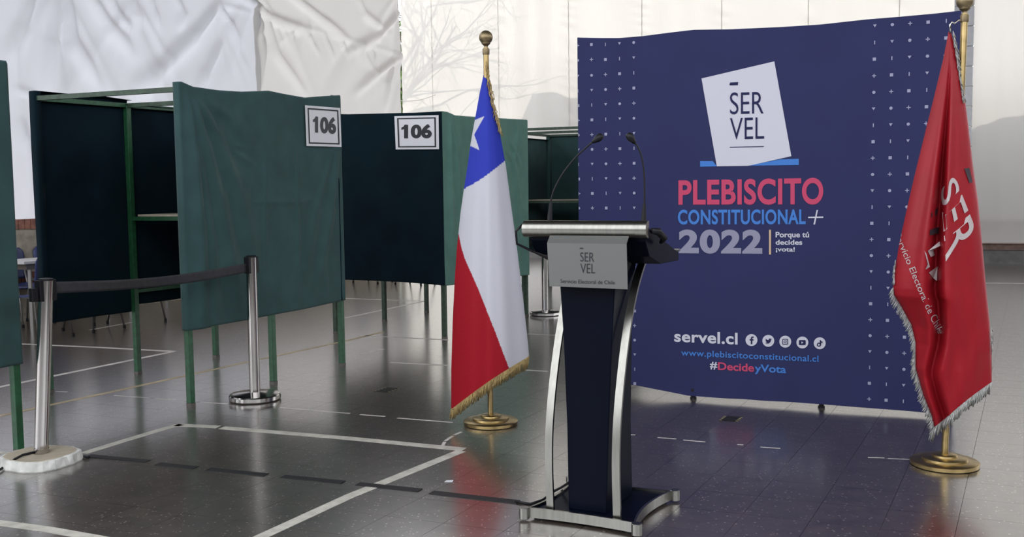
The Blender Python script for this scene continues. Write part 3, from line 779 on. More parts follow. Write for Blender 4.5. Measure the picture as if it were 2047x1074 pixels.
# ---- tricolour flag
BF = G(981, 848); YF = BF[1]
tf = thing('flag_on_stand', (BF[0], BF[1], 0), 'red, white and blue flag with gold fringe on a brass stand', 'flag')
TIPF = D(971.5, 96, YF)
stand(tf, BF, 2.3, TIPF)
xl = [(140, 967), (152, 966), (185, 959), (235, 950), (285, 941), (330, 935), (380, 927), (430, 920), (500, 913), (560, 909), (640, 905), (740, 902), (840, 902)]
xr = [(140, 975), (152, 977), (185, 983), (215, 989), (265, 999), (330, 1011), (420, 1023), (500, 1034), (600, 1046), (690, 1056), (712, 1057.5), (840, 1060)]
def dep1(k, y):
    q = min(1, (y - 140) / 300)
    return .42 * math.sin(PI * k) ** .8 + q * (.035 * math.sin(9 * k + 1.0 + y * .002) * math.sin(PI * k)) + .012 * q * math.sin(24 * k + y * .004) * math.sin(PI * k)
yb1 = lambda k: 820 - 106 * k - 5 * math.sin(PI * k)
vs, fs, uv, front1 = flag_surface(YF, xl, xr, 150, yb1, dep1, 110, 330)
RED, WHT, BLU = (.33, .006, .016, 1), (.56, .56, .61, 1), (.026, .042, .40, 1)
redc = [(455, 912), (470, 917), (495, 922.5), (515, 929), (580, 959), (655, 990), (727, 1017.5), (760, 1030)]
star = [(936, 246), (968.5, 233.5), (948, 269.5), (958.5, 301), (930, 287)]
def inpoly(x, y, P):
    c = False; n = len(P)
    for i in range(n):
        (x1, y1), (x2, y2) = P[i], P[(i + 1) % n]
        if (y1 > y) != (y2 > y) and x < (x2 - x1) * (y - y1) / (y2 - y1) + x1: c = not c
    return c
def dye(x, y):
    if y < 378 + (x - 927) * (322 - 378) / 82.0 - 4 * math.sin(PI * max(0, min(1, (x - 927) / 82))) * -1: return WHT if inpoly(x, y, star) else BLU
    if y > 455 and x < interp(redc, y): return RED
    return WHT
mb = MB(); mb.v = vs; mb.f = fs
fl = mb.build('flag_cloth', 'flag', tf, smooth=True, fix=False)
at = fl.data.attributes.new('dye', 'FLOAT_COLOR', 'POINT')
at.data.foreach_set('color', np.array([dye(x, y) for x, y in uv], dtype=np.float32).ravel())
def e1(k):
    y = yb1(k); x = interp(xl, y) + (interp(xr, y) - interp(xl, y)) * k; return x, y - 1, -.10, 1
fr_ = fringe(e1, 230, 23, 'gold', tf, YF - .02, front1, jit=1.6, wpx=.9)
MB().tube([front1(*e1(k / 40)[:2], .003) for k in range(41)], .006, 6).build('hem_braid', 'gold', tf, smooth=True)
cdm = MB()
for k in range(90):
    u = k / 89; x = 970 + 20 * u + 10 * u * u + random.uniform(-3, 3); y = 122 + 138 * u
    cdm.tube([D(x, y, YF - .03 + random.uniform(-.01, .01)), D(x + random.uniform(-1, 4), y + 7, YF - .035), D(x + random.uniform(-2, 6), y + random.uniform(9, 18), YF - .03)], .0022, 4)
cdm.build('gold_tassel', 'gold', tf, smooth=True, kind='stuff')
# ---- red flag
BR_ = G(1888, 930); YR = BR_[1]
tr_ = thing('flag_on_stand', (BR_[0], BR_[1], 0), 'red satin flag with silver fringe on a brass stand at the right of the backdrop', 'flag')
TIPR = D(1928.5, 28, YR)
stand(tr_, BR_, 2.3, TIPR)
xl2 = [(60, 1896), (70, 1895), (120, 1885), (190, 1868), (270, 1848), (360, 1826), (430, 1810), (490, 1797), (540, 1789), (575, 1785), (590, 1786), (612, 1800), (650, 1821), (685, 1829), (735, 1829), (790, 1845), (830, 1861), (870, 1868)]
xr2 = [(60, 1899), (70, 1903), (130, 1918), (190, 1928), (260, 1937), (330, 1945), (400, 1955), (480, 1963), (560, 1970), (640, 1978), (700, 1982), (765, 1983), (870, 1986)]
def dep2(k, y):
    q = max(0, min(1, (y - 80) / 250)); f = max(0, min(1, (y - 600) / 150))
    vk = .45 + .0 * f
    kk = .45 - .25 * f
    d = .30 * math.sin(PI * k) ** .7 + .10 * math.sin(2 * PI * k) * 0
    d -= q * (.30 - .14 * f) * math.exp(-((k - kk) / .06) ** 2)
    d += .05 * q * math.exp(-((k - (kk - .13)) / .07) ** 2)
    d += .04 * q * math.exp(-((k - (kk + .14)) / .08) ** 2)
    d += .010 * q * math.sin(30 * k + y * .012) * math.sin(PI * k)
    if y > 640: d += .02 * min(1, (y - 640) / 120) * math.sin(14 * k + (y - 640) * .045)
    return d
yb2 = lambda k: 858 - 92 * k ** 1.05
vs, fs, uv, front2 = flag_surface(YR, xl2, xr2, 64, yb2, dep2, 110, 260)
mb = MB(); mb.v = vs; mb.f = fs
mb.build('flag_cloth', 'flag_red', tr_, smooth=True, fix=False)
edge_l = [(520, 1791), (540, 1788), (575, 1784), (590, 1785), (612, 1799), (650, 1820), (685, 1828), (735, 1828), (790, 1844), (830, 1860), (860, 1867)]
def e2(k):
    ys = 575 + 285 * k; x = interp(edge_l, ys); sl = (interp(edge_l, ys + 8) - interp(edge_l, ys - 8)) / 16
    return x + 2, ys, -.45, .75
def e3(k):
    y = yb2(k); x = interp(xl2, y) + (interp(xr2, y) - interp(xl2, y)) * k; return x, y - 2, -.25, .9
fringe(e2, 190, 18, 'silver', tr_, YR - .02, front2, jit=2.6, wpx=1.0)
fringe(e3, 160, 27, 'silver', tr_, YR - .02, front2, jit=4, wpx=1.2)
fringe(lambda k: (1981 + 2 * k, 655 + 40 * k, .15, .9), 14, 14, 'silver', tr_, YR, jit=3, wpx=1.0)
fringe(lambda k: (1790 - 3 * k, 520 + 40 * k, -.15, .9), 12, 16, 'silver', tr_, YR, jit=3, wpx=1.0)
fringe(lambda k: (1905 + 19 * k, 62 + 130 * k, .25, .9), 90, 18, 'silver', tr_, YR - .0, jit=4, wpx=1.0)
MB().tube([D(1925, 45, YR), D(1916, 40, YR - .01), D(1908, 47, YR - .01), D(1902, 44, YR - .01), D(1899, 50, YR - .01), D(1900, 66, YR - .01)], .005, 8).build('hook', 'chrome', tr_, smooth=True)
def rot_text(body, x, y, ang, hpx, wpx_, mat, bold=0.0, off=.004):
    """(x,y): pixel of the text's lower left corner; ang clockwise in degrees"""
    uvs, f = text_shape(body, bold)
    a = math.radians(ang); r = np.array([math.cos(a), math.sin(a)]); u = np.array([math.sin(a), -math.cos(a)])
    V = [np.array([x, y]) + r * wpx_ * p + u * hpx * q for p, q in uvs]
    return MB().add([front2(p[0], p[1], off) for p in V], f).build('lettering', mat, tr_, fix=False, label='flag lettering ' + body)
quad_text('SER', [(1908, 350), (1957, 470), (1890, 520), (1880, 380)], lambda x, y: front2(x, y, .006), .008).build('lettering', 'flag_white', tr_, fix=False, label='flag lettering SER')
rot_text('Servicio Electoral de Chile', 1788, 470, 66, 13, 216, 'flag_white', .0, .005)
for q in ([(1855, 499), (1878, 482), (1880, 490), (1866, 500), (1869, 510), (1861, 512)], [(1848, 498), (1852, 504), (1859, 531), (1850, 535), (1855, 525)], [(1857, 542), (1874, 532), (1873, 561), (1866, 556)]):
    MB().add([front2(x, y, .010) for x, y in q], [tuple(range(len(q)))]).build('lettering', 'flag_white', tr_, fix=False, label='piece of lettering in the fold')
MB().add([front2(x, y, .006) for x, y in ((1928, 337), (1938, 336), (1944, 364), (1938, 366))], [(0, 1, 2, 3)]).build('printed_dash', 'flag_dark', tr_, fix=False)
for q in (((1862, 425), (1876, 414), (1873, 430), (1862, 433)), ((1859, 458), (1878, 453), (1876, 466), (1859, 469))):
    MB().add([front2(x, y, .007) for x, y in q], [(0, 1, 2, 3)]).build('printed_dash', 'flag_dark', tr_, fix=False)

# ================================================================== LECTERN
la, lb = dirv(-26.5), dirv(63.5)
LC = np.array([.385, 4.533, 0]) + .025 * la - .05 * lb
def lp(a, b, z): return LC + la * a + lb * b + np.array([0, 0, z])
lt = thing('lectern', LC, 'navy lectern with curved steel legs and a metal name plate', 'lectern')
H = .250
def concave(n=14, inset=0.0, bow=.035):
    out = []
    cs = [(-1, -1), (1, -1), (1, 1), (-1, 1)]
    for k in range(4):
        p, q = np.array(cs[k], float), np.array(cs[(k + 1) % 4], float); nrm = -(p + q) / 2
        for i in range(n):
            u = i / n; b = bow * 4 * u * (1 - u) * (1.0 if k in (1, 3) else .45)
            out.append((p + (q - p) * u) * (H - inset) + nrm * b)
    return out
oc = concave(); ic_ = concave(inset=.012)
MB().prism([lp(p[0], p[1], .022) for p in ic_], [lp(p[0], p[1], .046) for p in ic_]).build('base_plate', 'navy_wood', lt)
rim = MB(); n = len(oc)
rim.add([lp(*p, .012) for p in oc] + [lp(*p, .055) for p in oc] + [lp(*p, .055) for p in ic_] + [lp(*p, .012) for p in ic_],
        [(i + a * n, (i + 1) % n + a * n, (i + 1) % n + ((a + 1) % 4) * n, i + ((a + 1) % 4) * n) for a in range(4) for i in range(n)])
rim.build('base_rim', 'brushed', lt, smooth=True, sharp=40)
for sx, sy in ((-1, -1), (1, -1), (1, 1), (-1, 1)):
    MB().lathe(lp(sx * (H + .008), sy * (H + .008), .008), [(.021, 0), (.023, .002), (.023, .048), (.021, .050)], 24).build('corner_cap', 'brushed', lt, smooth=True, sharp=40)
    MB().lathe(lp(sx * (H - .04), sy * (H - .04), 0), [(.02, 0), (.02, .024)], 12).build('foot', 'blackp', lt)
def frust(prof, mat, name, bev=.004):
    # prof: list of (z, a_half, b_front, b_back)
    m = MB(); vs = []; fs = []
    for z, ah, bf, bb in prof: vs += [lp(-ah, bf, z), lp(ah, bf, z), lp(ah, bb, z), lp(-ah, bb, z)]
    for i in range(len(prof) - 1):
        for k in range(4): fs.append((4 * i + k, 4 * i + (k + 1) % 4, 4 * i + 4 + (k + 1) % 4, 4 * i + 4 + k))
    fs += [(3, 2, 1, 0), tuple(4 * (len(prof) - 1) + k for k in range(4))]
    return m.add(vs, fs).build(name, mat, lt, bevel=bev)
frust([(.046, .088, -.165, .165), (.40, .096, -.155, .125), (.80, .112, -.150, .10), (1.17, .135, -.150, .10)], 'navy_wood', 'column')
legprof = [(.046, -.205), (.13, -.212), (.23, -.217), (.37, -.210), (.54, -.182), (.68, -.140), (.82, -.083), (.93, -.025), (1.02, .035), (1.09, .10), (1.125, .15)]
lz = [p[0] for p in legprof]
def smooth_leg(z):
    c = np.polyfit(lz, [p[1] for p in legprof], 5); return float(np.polyval(c, z))
for a_ in (-.155, .153):
    m = MB(); vs = []; fs = []; N = 40
    for i in range(N + 1):
        z = .046 + (1.125 - .046) * i / N; b = smooth_leg(z); sl = (smooth_leg(z + .01) - smooth_leg(z - .01)) / .02
        nb = np.array([-1, sl]) / math.hypot(1, sl)      # outward (front) normal in (b, z)
        for da, dn_ in ((-.0165, .007), (.0165, .007), (.0165, -.007), (-.0165, -.007)):
            vs.append(lp(a_ + da, b + nb[0] * dn_, z + nb[1] * dn_))
    for i in range(N):
        for k in range(4): fs.append((4 * i + k, 4 * i + (k + 1) % 4, 4 * i + 4 + (k + 1) % 4, 4 * i + 4 + k))
    fs += [(3, 2, 1, 0), tuple(4 * N + k for k in range(4))]
    lg = m.add(vs, fs).build('curved_leg', 'brushed', lt, smooth=True, sharp=35)
# sloping desk with steel lip
desk = [(-.16, 1.285), (.285, 1.148), (.305, 1.142), (.305, 1.106), (.05, 1.108), (-.10, 1.150), (-.15, 1.215)]
MB().prism([lp(-.262, b, z) for b, z in desk], [lp(.262, b, z) for b, z in desk]).build('desk', 'navy_wood', lt, bevel=.003)
MB().obox(lp(0, .300, 1.153), la * .268, lb * .012, (0, 0, .006)).build('ledge', 'brushed', lt, bevel=.002)
lipm = MB(); vs = []; 
prof = [(-.160 - .036 * math.sin(a), 1.266 + .036 * math.cos(a)) for a in np.linspace(-.25, PI + .05, 20)]
lipm.prism([lp(-.284, b, z) for b, z in prof], [lp(.278, b, z) for b, z in prof]).build('front_lip', 'brushed', lt, smooth=True, sharp=40)
cab = [lp(-.29, -.17, 1.285), lp(-.315, -.19, 1.255), lp(-.315, -.18, 1.20), lp(-.27, -.12, 1.165), lp(-.20, -.10, 1.14), lp(-.13, -.12, 1.12)]
MB().tube(cab, .0055, 8).build('cable', 'blackp', lt, smooth=True)
MB().tube([lp(.285, -.14, 1.26), lp(.30, -.10, 1.255), lp(.31, -.05, 1.225), lp(.285, -.02, 1.205)], [.012, .016, .014, .008], 10).build('cable_bundle', 'blackp', lt, smooth=True)
LPN = Plane((LC - .222 * lb)[:2], la)
npt = thing('x', (0, 0, 0)); bpy.data.objects.remove(npt)
lon = lambda o_: (lambda x, y: LPN.at(*LPN.sz(x, y), o_))
q_ = [(1093.6, 486), (1252.3, 488), (1254.5, 578.7), (1098.4, 572.4)]
plate = MB().prism([lon(0)(*p) for p in q_], [lon(-.004)(*p) for p in q_]).build('name_plate', 'plate', lt)
ORG[plate.name] = ORG[lt.name]
e_ = [lon(0)(*q_[0]), lon(0)(*q_[1])]
MB().prism([e_[0], e_[1], e_[1] + lb * .030 + [0, 0, .031], e_[0] + lb * .030 + [0, 0, .031]],
           [e_[0] + lb * .004, e_[1] + lb * .004, e_[1] + lb * .032 + [0, 0, .027], e_[0] + lb * .032 + [0, 0, .027]]).build('bent_edge', 'plate', plate)
MB().add([lon(.002)(*p) for p in ((1159.6, 495.2), (1166.2, 495.4), (1165.6, 498), (1158.8, 497.8))], [(0, 1, 2, 3)]).build('printed_dash', 'ink', plate, fix=False)
for body, q, b in (('SER', [(1160, 504.3), (1187.6, 505), (1187.6, 523.6), (1160, 523)], -.004), ('VEL', [(1160.3, 527), (1189.9, 527.8), (1189.9, 546.8), (1160.3, 546)], -.004),
                   ('Servicio Electoral de Chile', [(1120.6, 558), (1229.2, 561), (1229.2, 568.8), (1120.6, 566)], .0)):
    quad_text(body, q, lon(.002), b).build('lettering', 'ink', plate, fix=False, label='engraved lettering ' + body)
# ---- microphones
def mic(label, Y, basepx, neck, head):
    b0 = D(*basepx[0], Y); b1_ = D(*basepx[1], Y)
    t = thing('gooseneck_microphone', b0, label, 'microphone', 'gooseneck microphones on the lectern')
    MB().tube([b0, b0 + (b1_ - b0) * .3, b1_], [.0125, .011, .0065], 14).build('base', 'blackp', t, smooth=True, sharp=50)
    P_ = [np.array(p, float) for p in neck]; out = []
    for i in range(len(P_) - 1):
        p0, p1, p2, p3 = P_[max(i - 1, 0)], P_[i], P_[i + 1], P_[min(i + 2, len(P_) - 1)]
        for k in range(8):
            u = k / 8; out.append(.5 * ((2 * p1) + (-p0 + p2) * u + (2 * p0 - 5 * p1 + 4 * p2 - p3) * u * u + (-p0 + 3 * p1 - 3 * p2 + p3) * u ** 3))
    out.append(P_[-1])
    MB().tube([D(x, y, Y) for x, y in out], .0036, 8).build('neck', 'blackp', t, smooth=True)
    h0, h1_ = D(*head[0], Y), D(*head[1], Y); L_ = np.linalg.norm(h1_ - h0)
    MB().lathe(h0, [(.004, 0), (.008, .004), (.0105, L_ * .25), (.0155, L_ * .45), (.0165, L_ * .7), (.013, L_ * .92), (.006, L_)], 18, axis=h1_ - h0).build('windscreen', 'blackp', t, smooth=True)
mic('thin gooseneck microphone bending right from the left end of the lectern', 4.52, [(1098, 448), (1101, 405)], [(1101, 408), (1105, 386), (1122, 352), (1148, 318), (1172, 295), (1186, 283)], [(1184, 285), (1205, 270)])
mic('thin gooseneck microphone rising at the right end of the lectern', 4.32, [(1286, 450), (1288, 407)], [(1288, 410), (1288.5, 380), (1287, 340), (1282, 312), (1275, 294), (1268, 284)], [(1270, 287), (1254, 267)])

# ================================================================== BELT POSTS
def post(label, base, tip, plain=True, r=.036, seg=0):
    b = np.array([base[0], base[1], 0.0]); tip = np.array(tip, float)
    t = thing('belt_post', b, label, 'belt post', 'steel queue barrier posts')
    if plain:
        MB().lathe(b, [(.165, 0), (.172, .004), (.176, .010), (.176, .034), (.170, .042), (.12, .049), (.06, .053), (.04, .056)], seg or 56).build('base', 'chrome', t, smooth=not seg, sharp=30)
    else:
        r2 = np.random.RandomState(4); jit = [1 + .05 * math.sin(k * .55 + 1) + r2.uniform(-.02, .02) for k in range(40)]
        MB().lathe(b, [(.198, 0), (.200, .006), (.188, .048), (.180, .052)], 40, jitter=lambda i, k: jit[k] * (1 + (.02 * math.sin(k * 1.7) if i > 1 else 0))).build('plaster_base', 'plaster', t, label='chipped white plaster base')
        MB().lathe(b + [0, 0, .050], [(.172, 0), (.170, .004)], 40, jitter=lambda i, k: jit[k]).build('base_top', 'cardboard', t)
    ax = tip - b; Lp = np.linalg.norm(ax); ax /= Lp
    MB().lathe(b, [(r, .05), (r, Lp * .6), (r * 1.005, Lp * .6 + .002), (r * 1.005, Lp - .002), (r * .9, Lp)], 32, axis=ax).build('pole', 'chrome', t, smooth=True, sharp=30)
    if not plain: MB().lathe(b, [(r * 1.06, .05), (r * 1.06, .085)], 32, axis=ax).build('collar', 'chrome', t, smooth=True, sharp=30)
    return t, b, ax, Lp
B1 = G(82, 926); TP1 = D(92, 559, B1[1])
B2_ = G(510, 799); TP2 = D(502, 513, B2_[1])
s1, bs1, ax1, L1 = post('steel belt post on a chipped white plaster base, nearest on the left', B1, TP1, False)
s2, bs2, ax2, L2 = post('steel belt post on a polished round base in front of the teal cloth', B2_, TP2, True)
bd_ = (B2_ - B1); bd_[2] = 0; bd_ /= np.linalg.norm(bd_); bn_ = np.array([bd_[1], -bd_[0], 0])
for t, b, ax, Lp, sides in ((s1, bs1, ax1, L1, (1, -1)), (s2, bs2, ax2, L2, (-1, 1))):
    c = b + ax * (Lp - .058)
    for k_ in sides:
        MB().obox(c + bd_ * .040 * k_, bd_ * .012, bn_ * .022, (0, 0, .056)).build('belt_slot', 'blackp', t, bevel=.003)
    MB().lathe(b + ax * (Lp - .006), [(.037, 0), (.037, .010), (.03, .013)], 24).build('cap', 'blackp', t, smooth=True, sharp=40)
MB().obox(bs1 + ax1 * (L1 - .075) - bd_ * .075 + bn_ * .0, bd_ * .02, bn_ * .014, (0, 0, .036)).build('belt_end', 'blackp', s1, bevel=.004)
pA = bs1 + ax1 * (L1 - .048) + bd_ * .05; pB = bs2 + ax2 * (L2 - .075) - bd_ * .05
def beltfn(a, b):
    p = pA + (pB - pA) * a; p = p + np.array([0, 0, -.030 * math.sin(PI * a)])
    tw = .35 * math.sin(PI * a) * math.sin(3 * a + 1)
    q = (b - .5) * .062
    return p + np.array([0, 0, q * math.cos(tw)]) + bn_ * q * math.sin(tw)
bm_ = MB().grid(beltfn, 50, 4)
bo = bm_.build('belt', 'belt', s1, smooth=True, fix=False, label='black webbing belt stretched between the two posts')
md = bo.modifiers.new('thickness', 'SOLIDIFY'); md.thickness = .002
B3_ = G(1090, 630)
s3, bs3, ax3, L3 = post('distant steel belt post seen behind the lectern', B3_, B3_ + np.array([0, 0, .97]), True, r=.036, seg=12)
MB().obox(bs3 + [.045, -.01, .90], (.012, 0, 0), (0, .022, 0), (0, 0, .05)).build('belt_slot', 'blackp', s3)
MB().obox(bs3 + [-.012, -.036, .12], (.008, 0, 0), (0, .002, 0), (0, 0, .055)).build('label_sticker', 'paper', s3)
be = bs3 + np.array([.05, -.01, .90]); bx = be + UA * 1.6 + [0, 0, -.02]
bo = MB().grid(lambda a, b: be + (bx - be) * a + np.array([0, 0, -.06 * math.sin(PI * a) + (b - .5) * .055]), 20, 2).build('belt', 'belt', s3, fix=False)
bo.modifiers.new('thickness', 'SOLIDIFY').thickness = .002
cbl = [G(-40, 952, .012), G(-5, 942, .012), G(15, 930, .012), G(30, 918, .06), G(45, 910, .062), G(75, 903, .06), G(100, 897, .03), G(118, 893, .03), G(130, 895, .03), G(134, 902, .028), G(150, 911, .012), G(178, 914, .006)]
MB().tube(cbl, .0065, 8).build('black_cable', 'blackp', None, smooth=True, label='thin black cable curling around the white post base', cat='cable')

# ================================================================== FLOOR MARKS
def strip(name, pts, wd, mat, label, cat='floor tape', z=.0012, group=None, kind=None, seg=1):
    P_ = [G(*p) for p in pts]; m = MB(); 
    vs = []; 
    for i, p in enumerate(P_):
        t = P_[min(i + 1, len(P_) - 1)] - P_[max(i - 1, 0)]; t /= np.linalg.norm(t); n_ = np.array([-t[1], t[0], 0])
        vs += [p + n_ * wd / 2 + [0, 0, z], p - n_ * wd / 2 + [0, 0, z], p - n_ * wd / 2 + [0, 0, .0002], p + n_ * wd / 2 + [0, 0, .0002]]
    fs = []
    for i in range(len(P_) - 1):
        for k in range(4): fs.append((4 * i + k, 4 * i + (k + 1) % 4, 4 * i + 4 + (k + 1) % 4, 4 * i + 4 + k))
    fs += [(3, 2, 1, 0), tuple(4 * (len(P_) - 1) + k for k in range(4))]
    return m.add(vs, fs).build(name, mat, None, label=label, cat=cat, group=group, kind=kind)
GT = 'white tape lines on the floor'
strip('white_tape', [(166, 907), (250, 881), (330, 857), (362, 849)], .060, 'tape_white', 'white floor tape running back from the white post base to a corner', group=GT)
strip('white_tape', [(352, 850), (437, 854)], .068, 'tape_white', 'short white floor tape piece at the back left corner of the taped rectangle', group=GT)
strip('white_tape', [(443, 855.5), (690, 876), (928, 899)], .070, 'tape_white', 'long white floor tape between the belt post and the flag stand', group=GT)
strip('white_tape', [(922, 902), (700, 992), (500, 1084)], .062, 'tape_white', 'white floor tape slanting from the flag towards the bottom edge', group=GT)
strip('white_tape', [(-30, 1042), (90, 1058), (215, 1080)], .060, 'tape_white', 'white floor tape in the bottom left corner', group=GT)
strip('white_tape', [(-20, 905), (60, 909)], .045, 'tape_white', 'white floor tape end beside the left booth leg', group=GT)
LT = 'painted court lines'
def line(pts, wd, mat, label): strip('court_line', pts, wd, mat, label, 'floor line', .0010, LT)
line([(-20, 778), (345, 703.5)], .055, 'tape_far', 'white painted line slanting up under the open booth')
line([(20, 687), (180, 694), (350, 703)], .055, 'tape_far', 'white painted line under the chairs meeting the slanting one')
line([(-20, 836), (250, 778), (500, 723), (700, 680), (765, 664)], .050, 'tape_yellow', 'faded yellow line slanting under the booths')
line([(690, 597), (850, 602.5)], .05, 'tape_far', 'thin white line under the dark cloth booth, level')
line([(690, 636), (845, 603)], .05, 'tape_far', 'thin white line under the dark cloth booth, slanting')
line([(720, 671), (800, 675), (895, 680)], .045, 'tape_far', 'white line at the foot of the dark cloth booth')
line([(722, 708), (765, 698)], .06, 'tape_far', 'short worn white dash on the floor left of the flag')
line([(780, 725), (895, 731)], .04, 'tape_far', 'white line beside the red stripe of the flag')
line([(1055, 668), (1125, 671)], .045, 'tape_far', 'white line below the distant belt post')
line([(1048, 740), (1095, 743)], .04, 'tape_far', 'white line between flag fringe and lectern leg')
line([(180, 660), (262, 645)], .05, 'tape_far', 'white line near the far chair legs')
line([(1965, 527), (2070, 528)], .12, 'tape_far', 'white line along the foot of the back wall')
line([(1968, 566), (2060, 567)], .05, 'tape_far', 'thin pale line on the floor at the right edge')
wl_ = MB(); wp = [((112, 783), (135, 784)), ((228, 791), (300, 796)), ((310, 797), (385, 803)), ((400, 804), (455, 808)), ((560, 815), (700, 827)), ((720, 829), (770, 833)), ((795, 836), (905, 845))]
def worn(name, pieces, wd, mat, label):
    g0 = G(*pieces[0][0]); t_ = thing(name, g0, label, 'floor line', LT)
    for p, q in pieces:
        m = MB()
        P_, Q_ = G(*p), G(*q); t = Q_ - P_; t /= np.linalg.norm(t); n_ = np.array([-t[1], t[0], 0]) * wd / 2
        m.prism([v + [0, 0, .0003] for v in (P_ - n_, Q_ - n_, Q_ + n_, P_ + n_)], [v + [0, 0, .0011] for v in (P_ - n_ * .9, Q_ - n_ * .7, Q_ + n_ * .9, P_ + n_ * .6)])
        m.build('painted_dash', mat, t_)
worn('court_line', wp, .022, 'tape_far', 'broken white joint line crossing beside the belt post base')
worn('court_line', [((1256, 869), (1270, 870)), ((1315, 875), (1352, 878)), ((1366, 880), (1410, 884)), ((1474, 889), (1486, 890)), ((1520, 894), (1560, 897))], .014, 'tape_far', 'broken white scratches on the dark floor before the backdrop')
worn('court_line', [((1735, 915), (1768, 916)), ((1775, 917), (1818, 919))], .010, 'tape_far', 'thin scratch left of the brass base of the red flag')
worn('court_line', [((884, 893), (889, 884)), ((890, 882), (905, 872)), ((908, 870), (922, 864))], .02, 'tape_far', 'worn white curve beside the brass base of the tricolour flag')
GB = 'black tape strips over the cable'
order = ['first', 'second', 'third', 'fourth', 'fifth', 'sixth']
for k, (p, q) in enumerate([((176, 912), (295, 923.5)), ((315, 928.5), (392, 936.5)), ((416, 939), (532, 950.5)), ((565, 953.5), (686, 965.5)), ((715, 968.5), (840, 981.5)), ((862, 985.5), (1036, 1005))]):
    strip('black_tape', [p, q], .050, 'tape_black', f'black tape strip, {order[k]} in the row from the white post to the lectern', group=GB, z=.004)
MB().tube([G(1030, 1003, .006), G(1060, 1008, .006), G(1085, 1000, .006), G(1108, 982, .02), G(1122, 975, .06), G(1136, 966, .10), G(1142, 962, .12)], .006, 8).build('black_cable', 'blackp', None, smooth=True, label='black cable running under the lectern base', cat='cable')
def marker(label, c, s):
    cx, cy = c; g = G(cx, cy); t = thing('floor_marker', g, label, 'floor marker', 'small black floor markers')
    MB().obox(g + [0, 0, .001], UA * .055 * s, VA * .075 * s, (0, 0, .0007)).build('pad', 'tape_black', t)
    for i in range(4):
        for k_ in (-1, 1):
            MB().obox(g + UA * .050 * s * k_ + VA * (i - 1.5) * .036 * s + [0, 0, .0019], UA * .008, VA * .007, (0, 0, .0003)).build('dash', 'tape_dash', t)
marker('small black marker with yellow dashes on the floor before the backdrop', (1461, 838), 1.0)
marker('small dark marker with pale dashes on the floor left of the flag', (774, 780), 1.1)
c = G(897, 963); MB().prism([c + np.array(q) for q in ((-.02, -.012, .001), (.018, -.016, .001), (.022, .010, .001), (-.012, .014, .001))], [c + np.array(q) for q in ((-.02, -.012, .003), (.018, -.016, .002), (.022, .010, .004), (-.012, .014, .002))]).build('paper_scrap', 'paper', None, label='tiny white paper scrap on the floor near the taped corner', cat='paper scrap')

# ================================================================== TABLE AND CHAIRS BY THE LEFT WALL
def chair(label, base, rot, shell='blue_plastic'):
    t = thing('stacking_chair', (base[0], base[1], 0), label, 'chair', 'blue shell chairs by the wall')
    cr, sr = math.cos(rot), math.sin(rot)
    X, Y_ = np.array([cr, sr, 0]), np.array([-sr, cr, 0]); o = np.array([base[0], base[1], 0])
    P_ = lambda x, y, z: o + X * x + Y_ * y + np.array([0, 0, z])
    def seat(a, b):
        x = (a - .5) * .40 * (1 - .08 * b); y = -.19 + .38 * b
        return P_(x, y, .445 + .014 * (2 * a - 1) ** 2 - .02 * math.sin(PI * b) - (.03 * max(0, .15 - b) / .15))
    so = MB().grid(seat, 12, 12).build('seat', shell, t, smooth=True, fix=False); so.modifiers.new('thickness', 'SOLIDIFY').thickness = .012
    def back(a, b):
        w_ = .40 * (1 - .25 * max(0, (b - .8) / .2) ** 2); x = (a - .5) * w_
        return P_(x, .19 + .05 * b - .03 * (1 - (2 * a - 1) ** 2), .50 + .34 * b)
    bo_ = MB().grid(back, 14, 12).build('backrest', shell, t, smooth=True, fix=False); bo_.modifiers.new('thickness', 'SOLIDIFY').thickness = .012
    for sx in (-1, 1):
        MB().tube([P_(.20 * sx, -.22, .02), P_(.17 * sx, -.14, .40), P_(.165 * sx, -.10, .425), P_(.165 * sx, .12, .425)], .011, 8).build('leg', 'chair_metal', t, smooth=True)
        MB().tube([P_(.20 * sx, .23, .02), P_(.17 * sx, .15, .42), P_(.165 * sx, .20, .62)], .011, 8).build('leg', 'chair_metal', t, smooth=True)
        for yy in (-.22, .23): MB().lathe(P_(.20 * sx, yy, 0), [(.015, 0), (.015, .035)], 10).build('rubber_tip', 'blackp', t)
    MB().bar(P_(-.165, 0, .422), P_(.165, 0, .422), .018, .018).build('cross_bar', 'chair_metal', t)
    return t
def table(label, s, n_off, L_=1.5, W_=.5):
    c = LW.at(s, 0, n_off)
    t = thing('folding_table', c, label, 'table', 'white tables along the wall')
    MB().obox(c + [0, 0, .735], LW.d * L_ / 2, LW.n * W_ / 2, (0, 0, .015)).build('table_top', 'table_white', t, bevel=.004)
    MB().obox(c + [0, 0, .69], LW.d * (L_ / 2 - .05), LW.n * (W_ / 2 - .03), (0, 0, .028)).build('apron', 'chair_metal', t)
    for a in (-1, 1):
        for b in (-1, 1):
            MB().bar(c + LW.d * (L_ / 2 - .10) * a + LW.n * (W_ / 2 - .05) * b, c + LW.d * (L_ / 2 - .10) * a + LW.n * (W_ / 2 - .05) * b + [0, 0, .67], .03, .03).build('leg', 'chair_metal', t)
    MB().bar(c - LW.d * (L_ / 2 - .1) + LW.n * (W_ / 2 - .05) + [0, 0, .56], c + LW.d * (L_ / 2 - .1) + LW.n * (W_ / 2 - .05) + [0, 0, .56], .025, .025).build('stretcher', 'chair_metal', t)
    return t
aw = math.radians(63)
def on_wall(x, y): return LW.sz(x, y)
table('white folding table against the left wall between two booths', -2.10, .78, 1.5, .46)
chair('blue chair behind the white table, its back against the left wall', LW.at(-2.30, 0, .27), aw)
chair('second blue chair along the wall behind the white table, cut off by the booth cloth', LW.at(-1.78, 0, .27), aw)
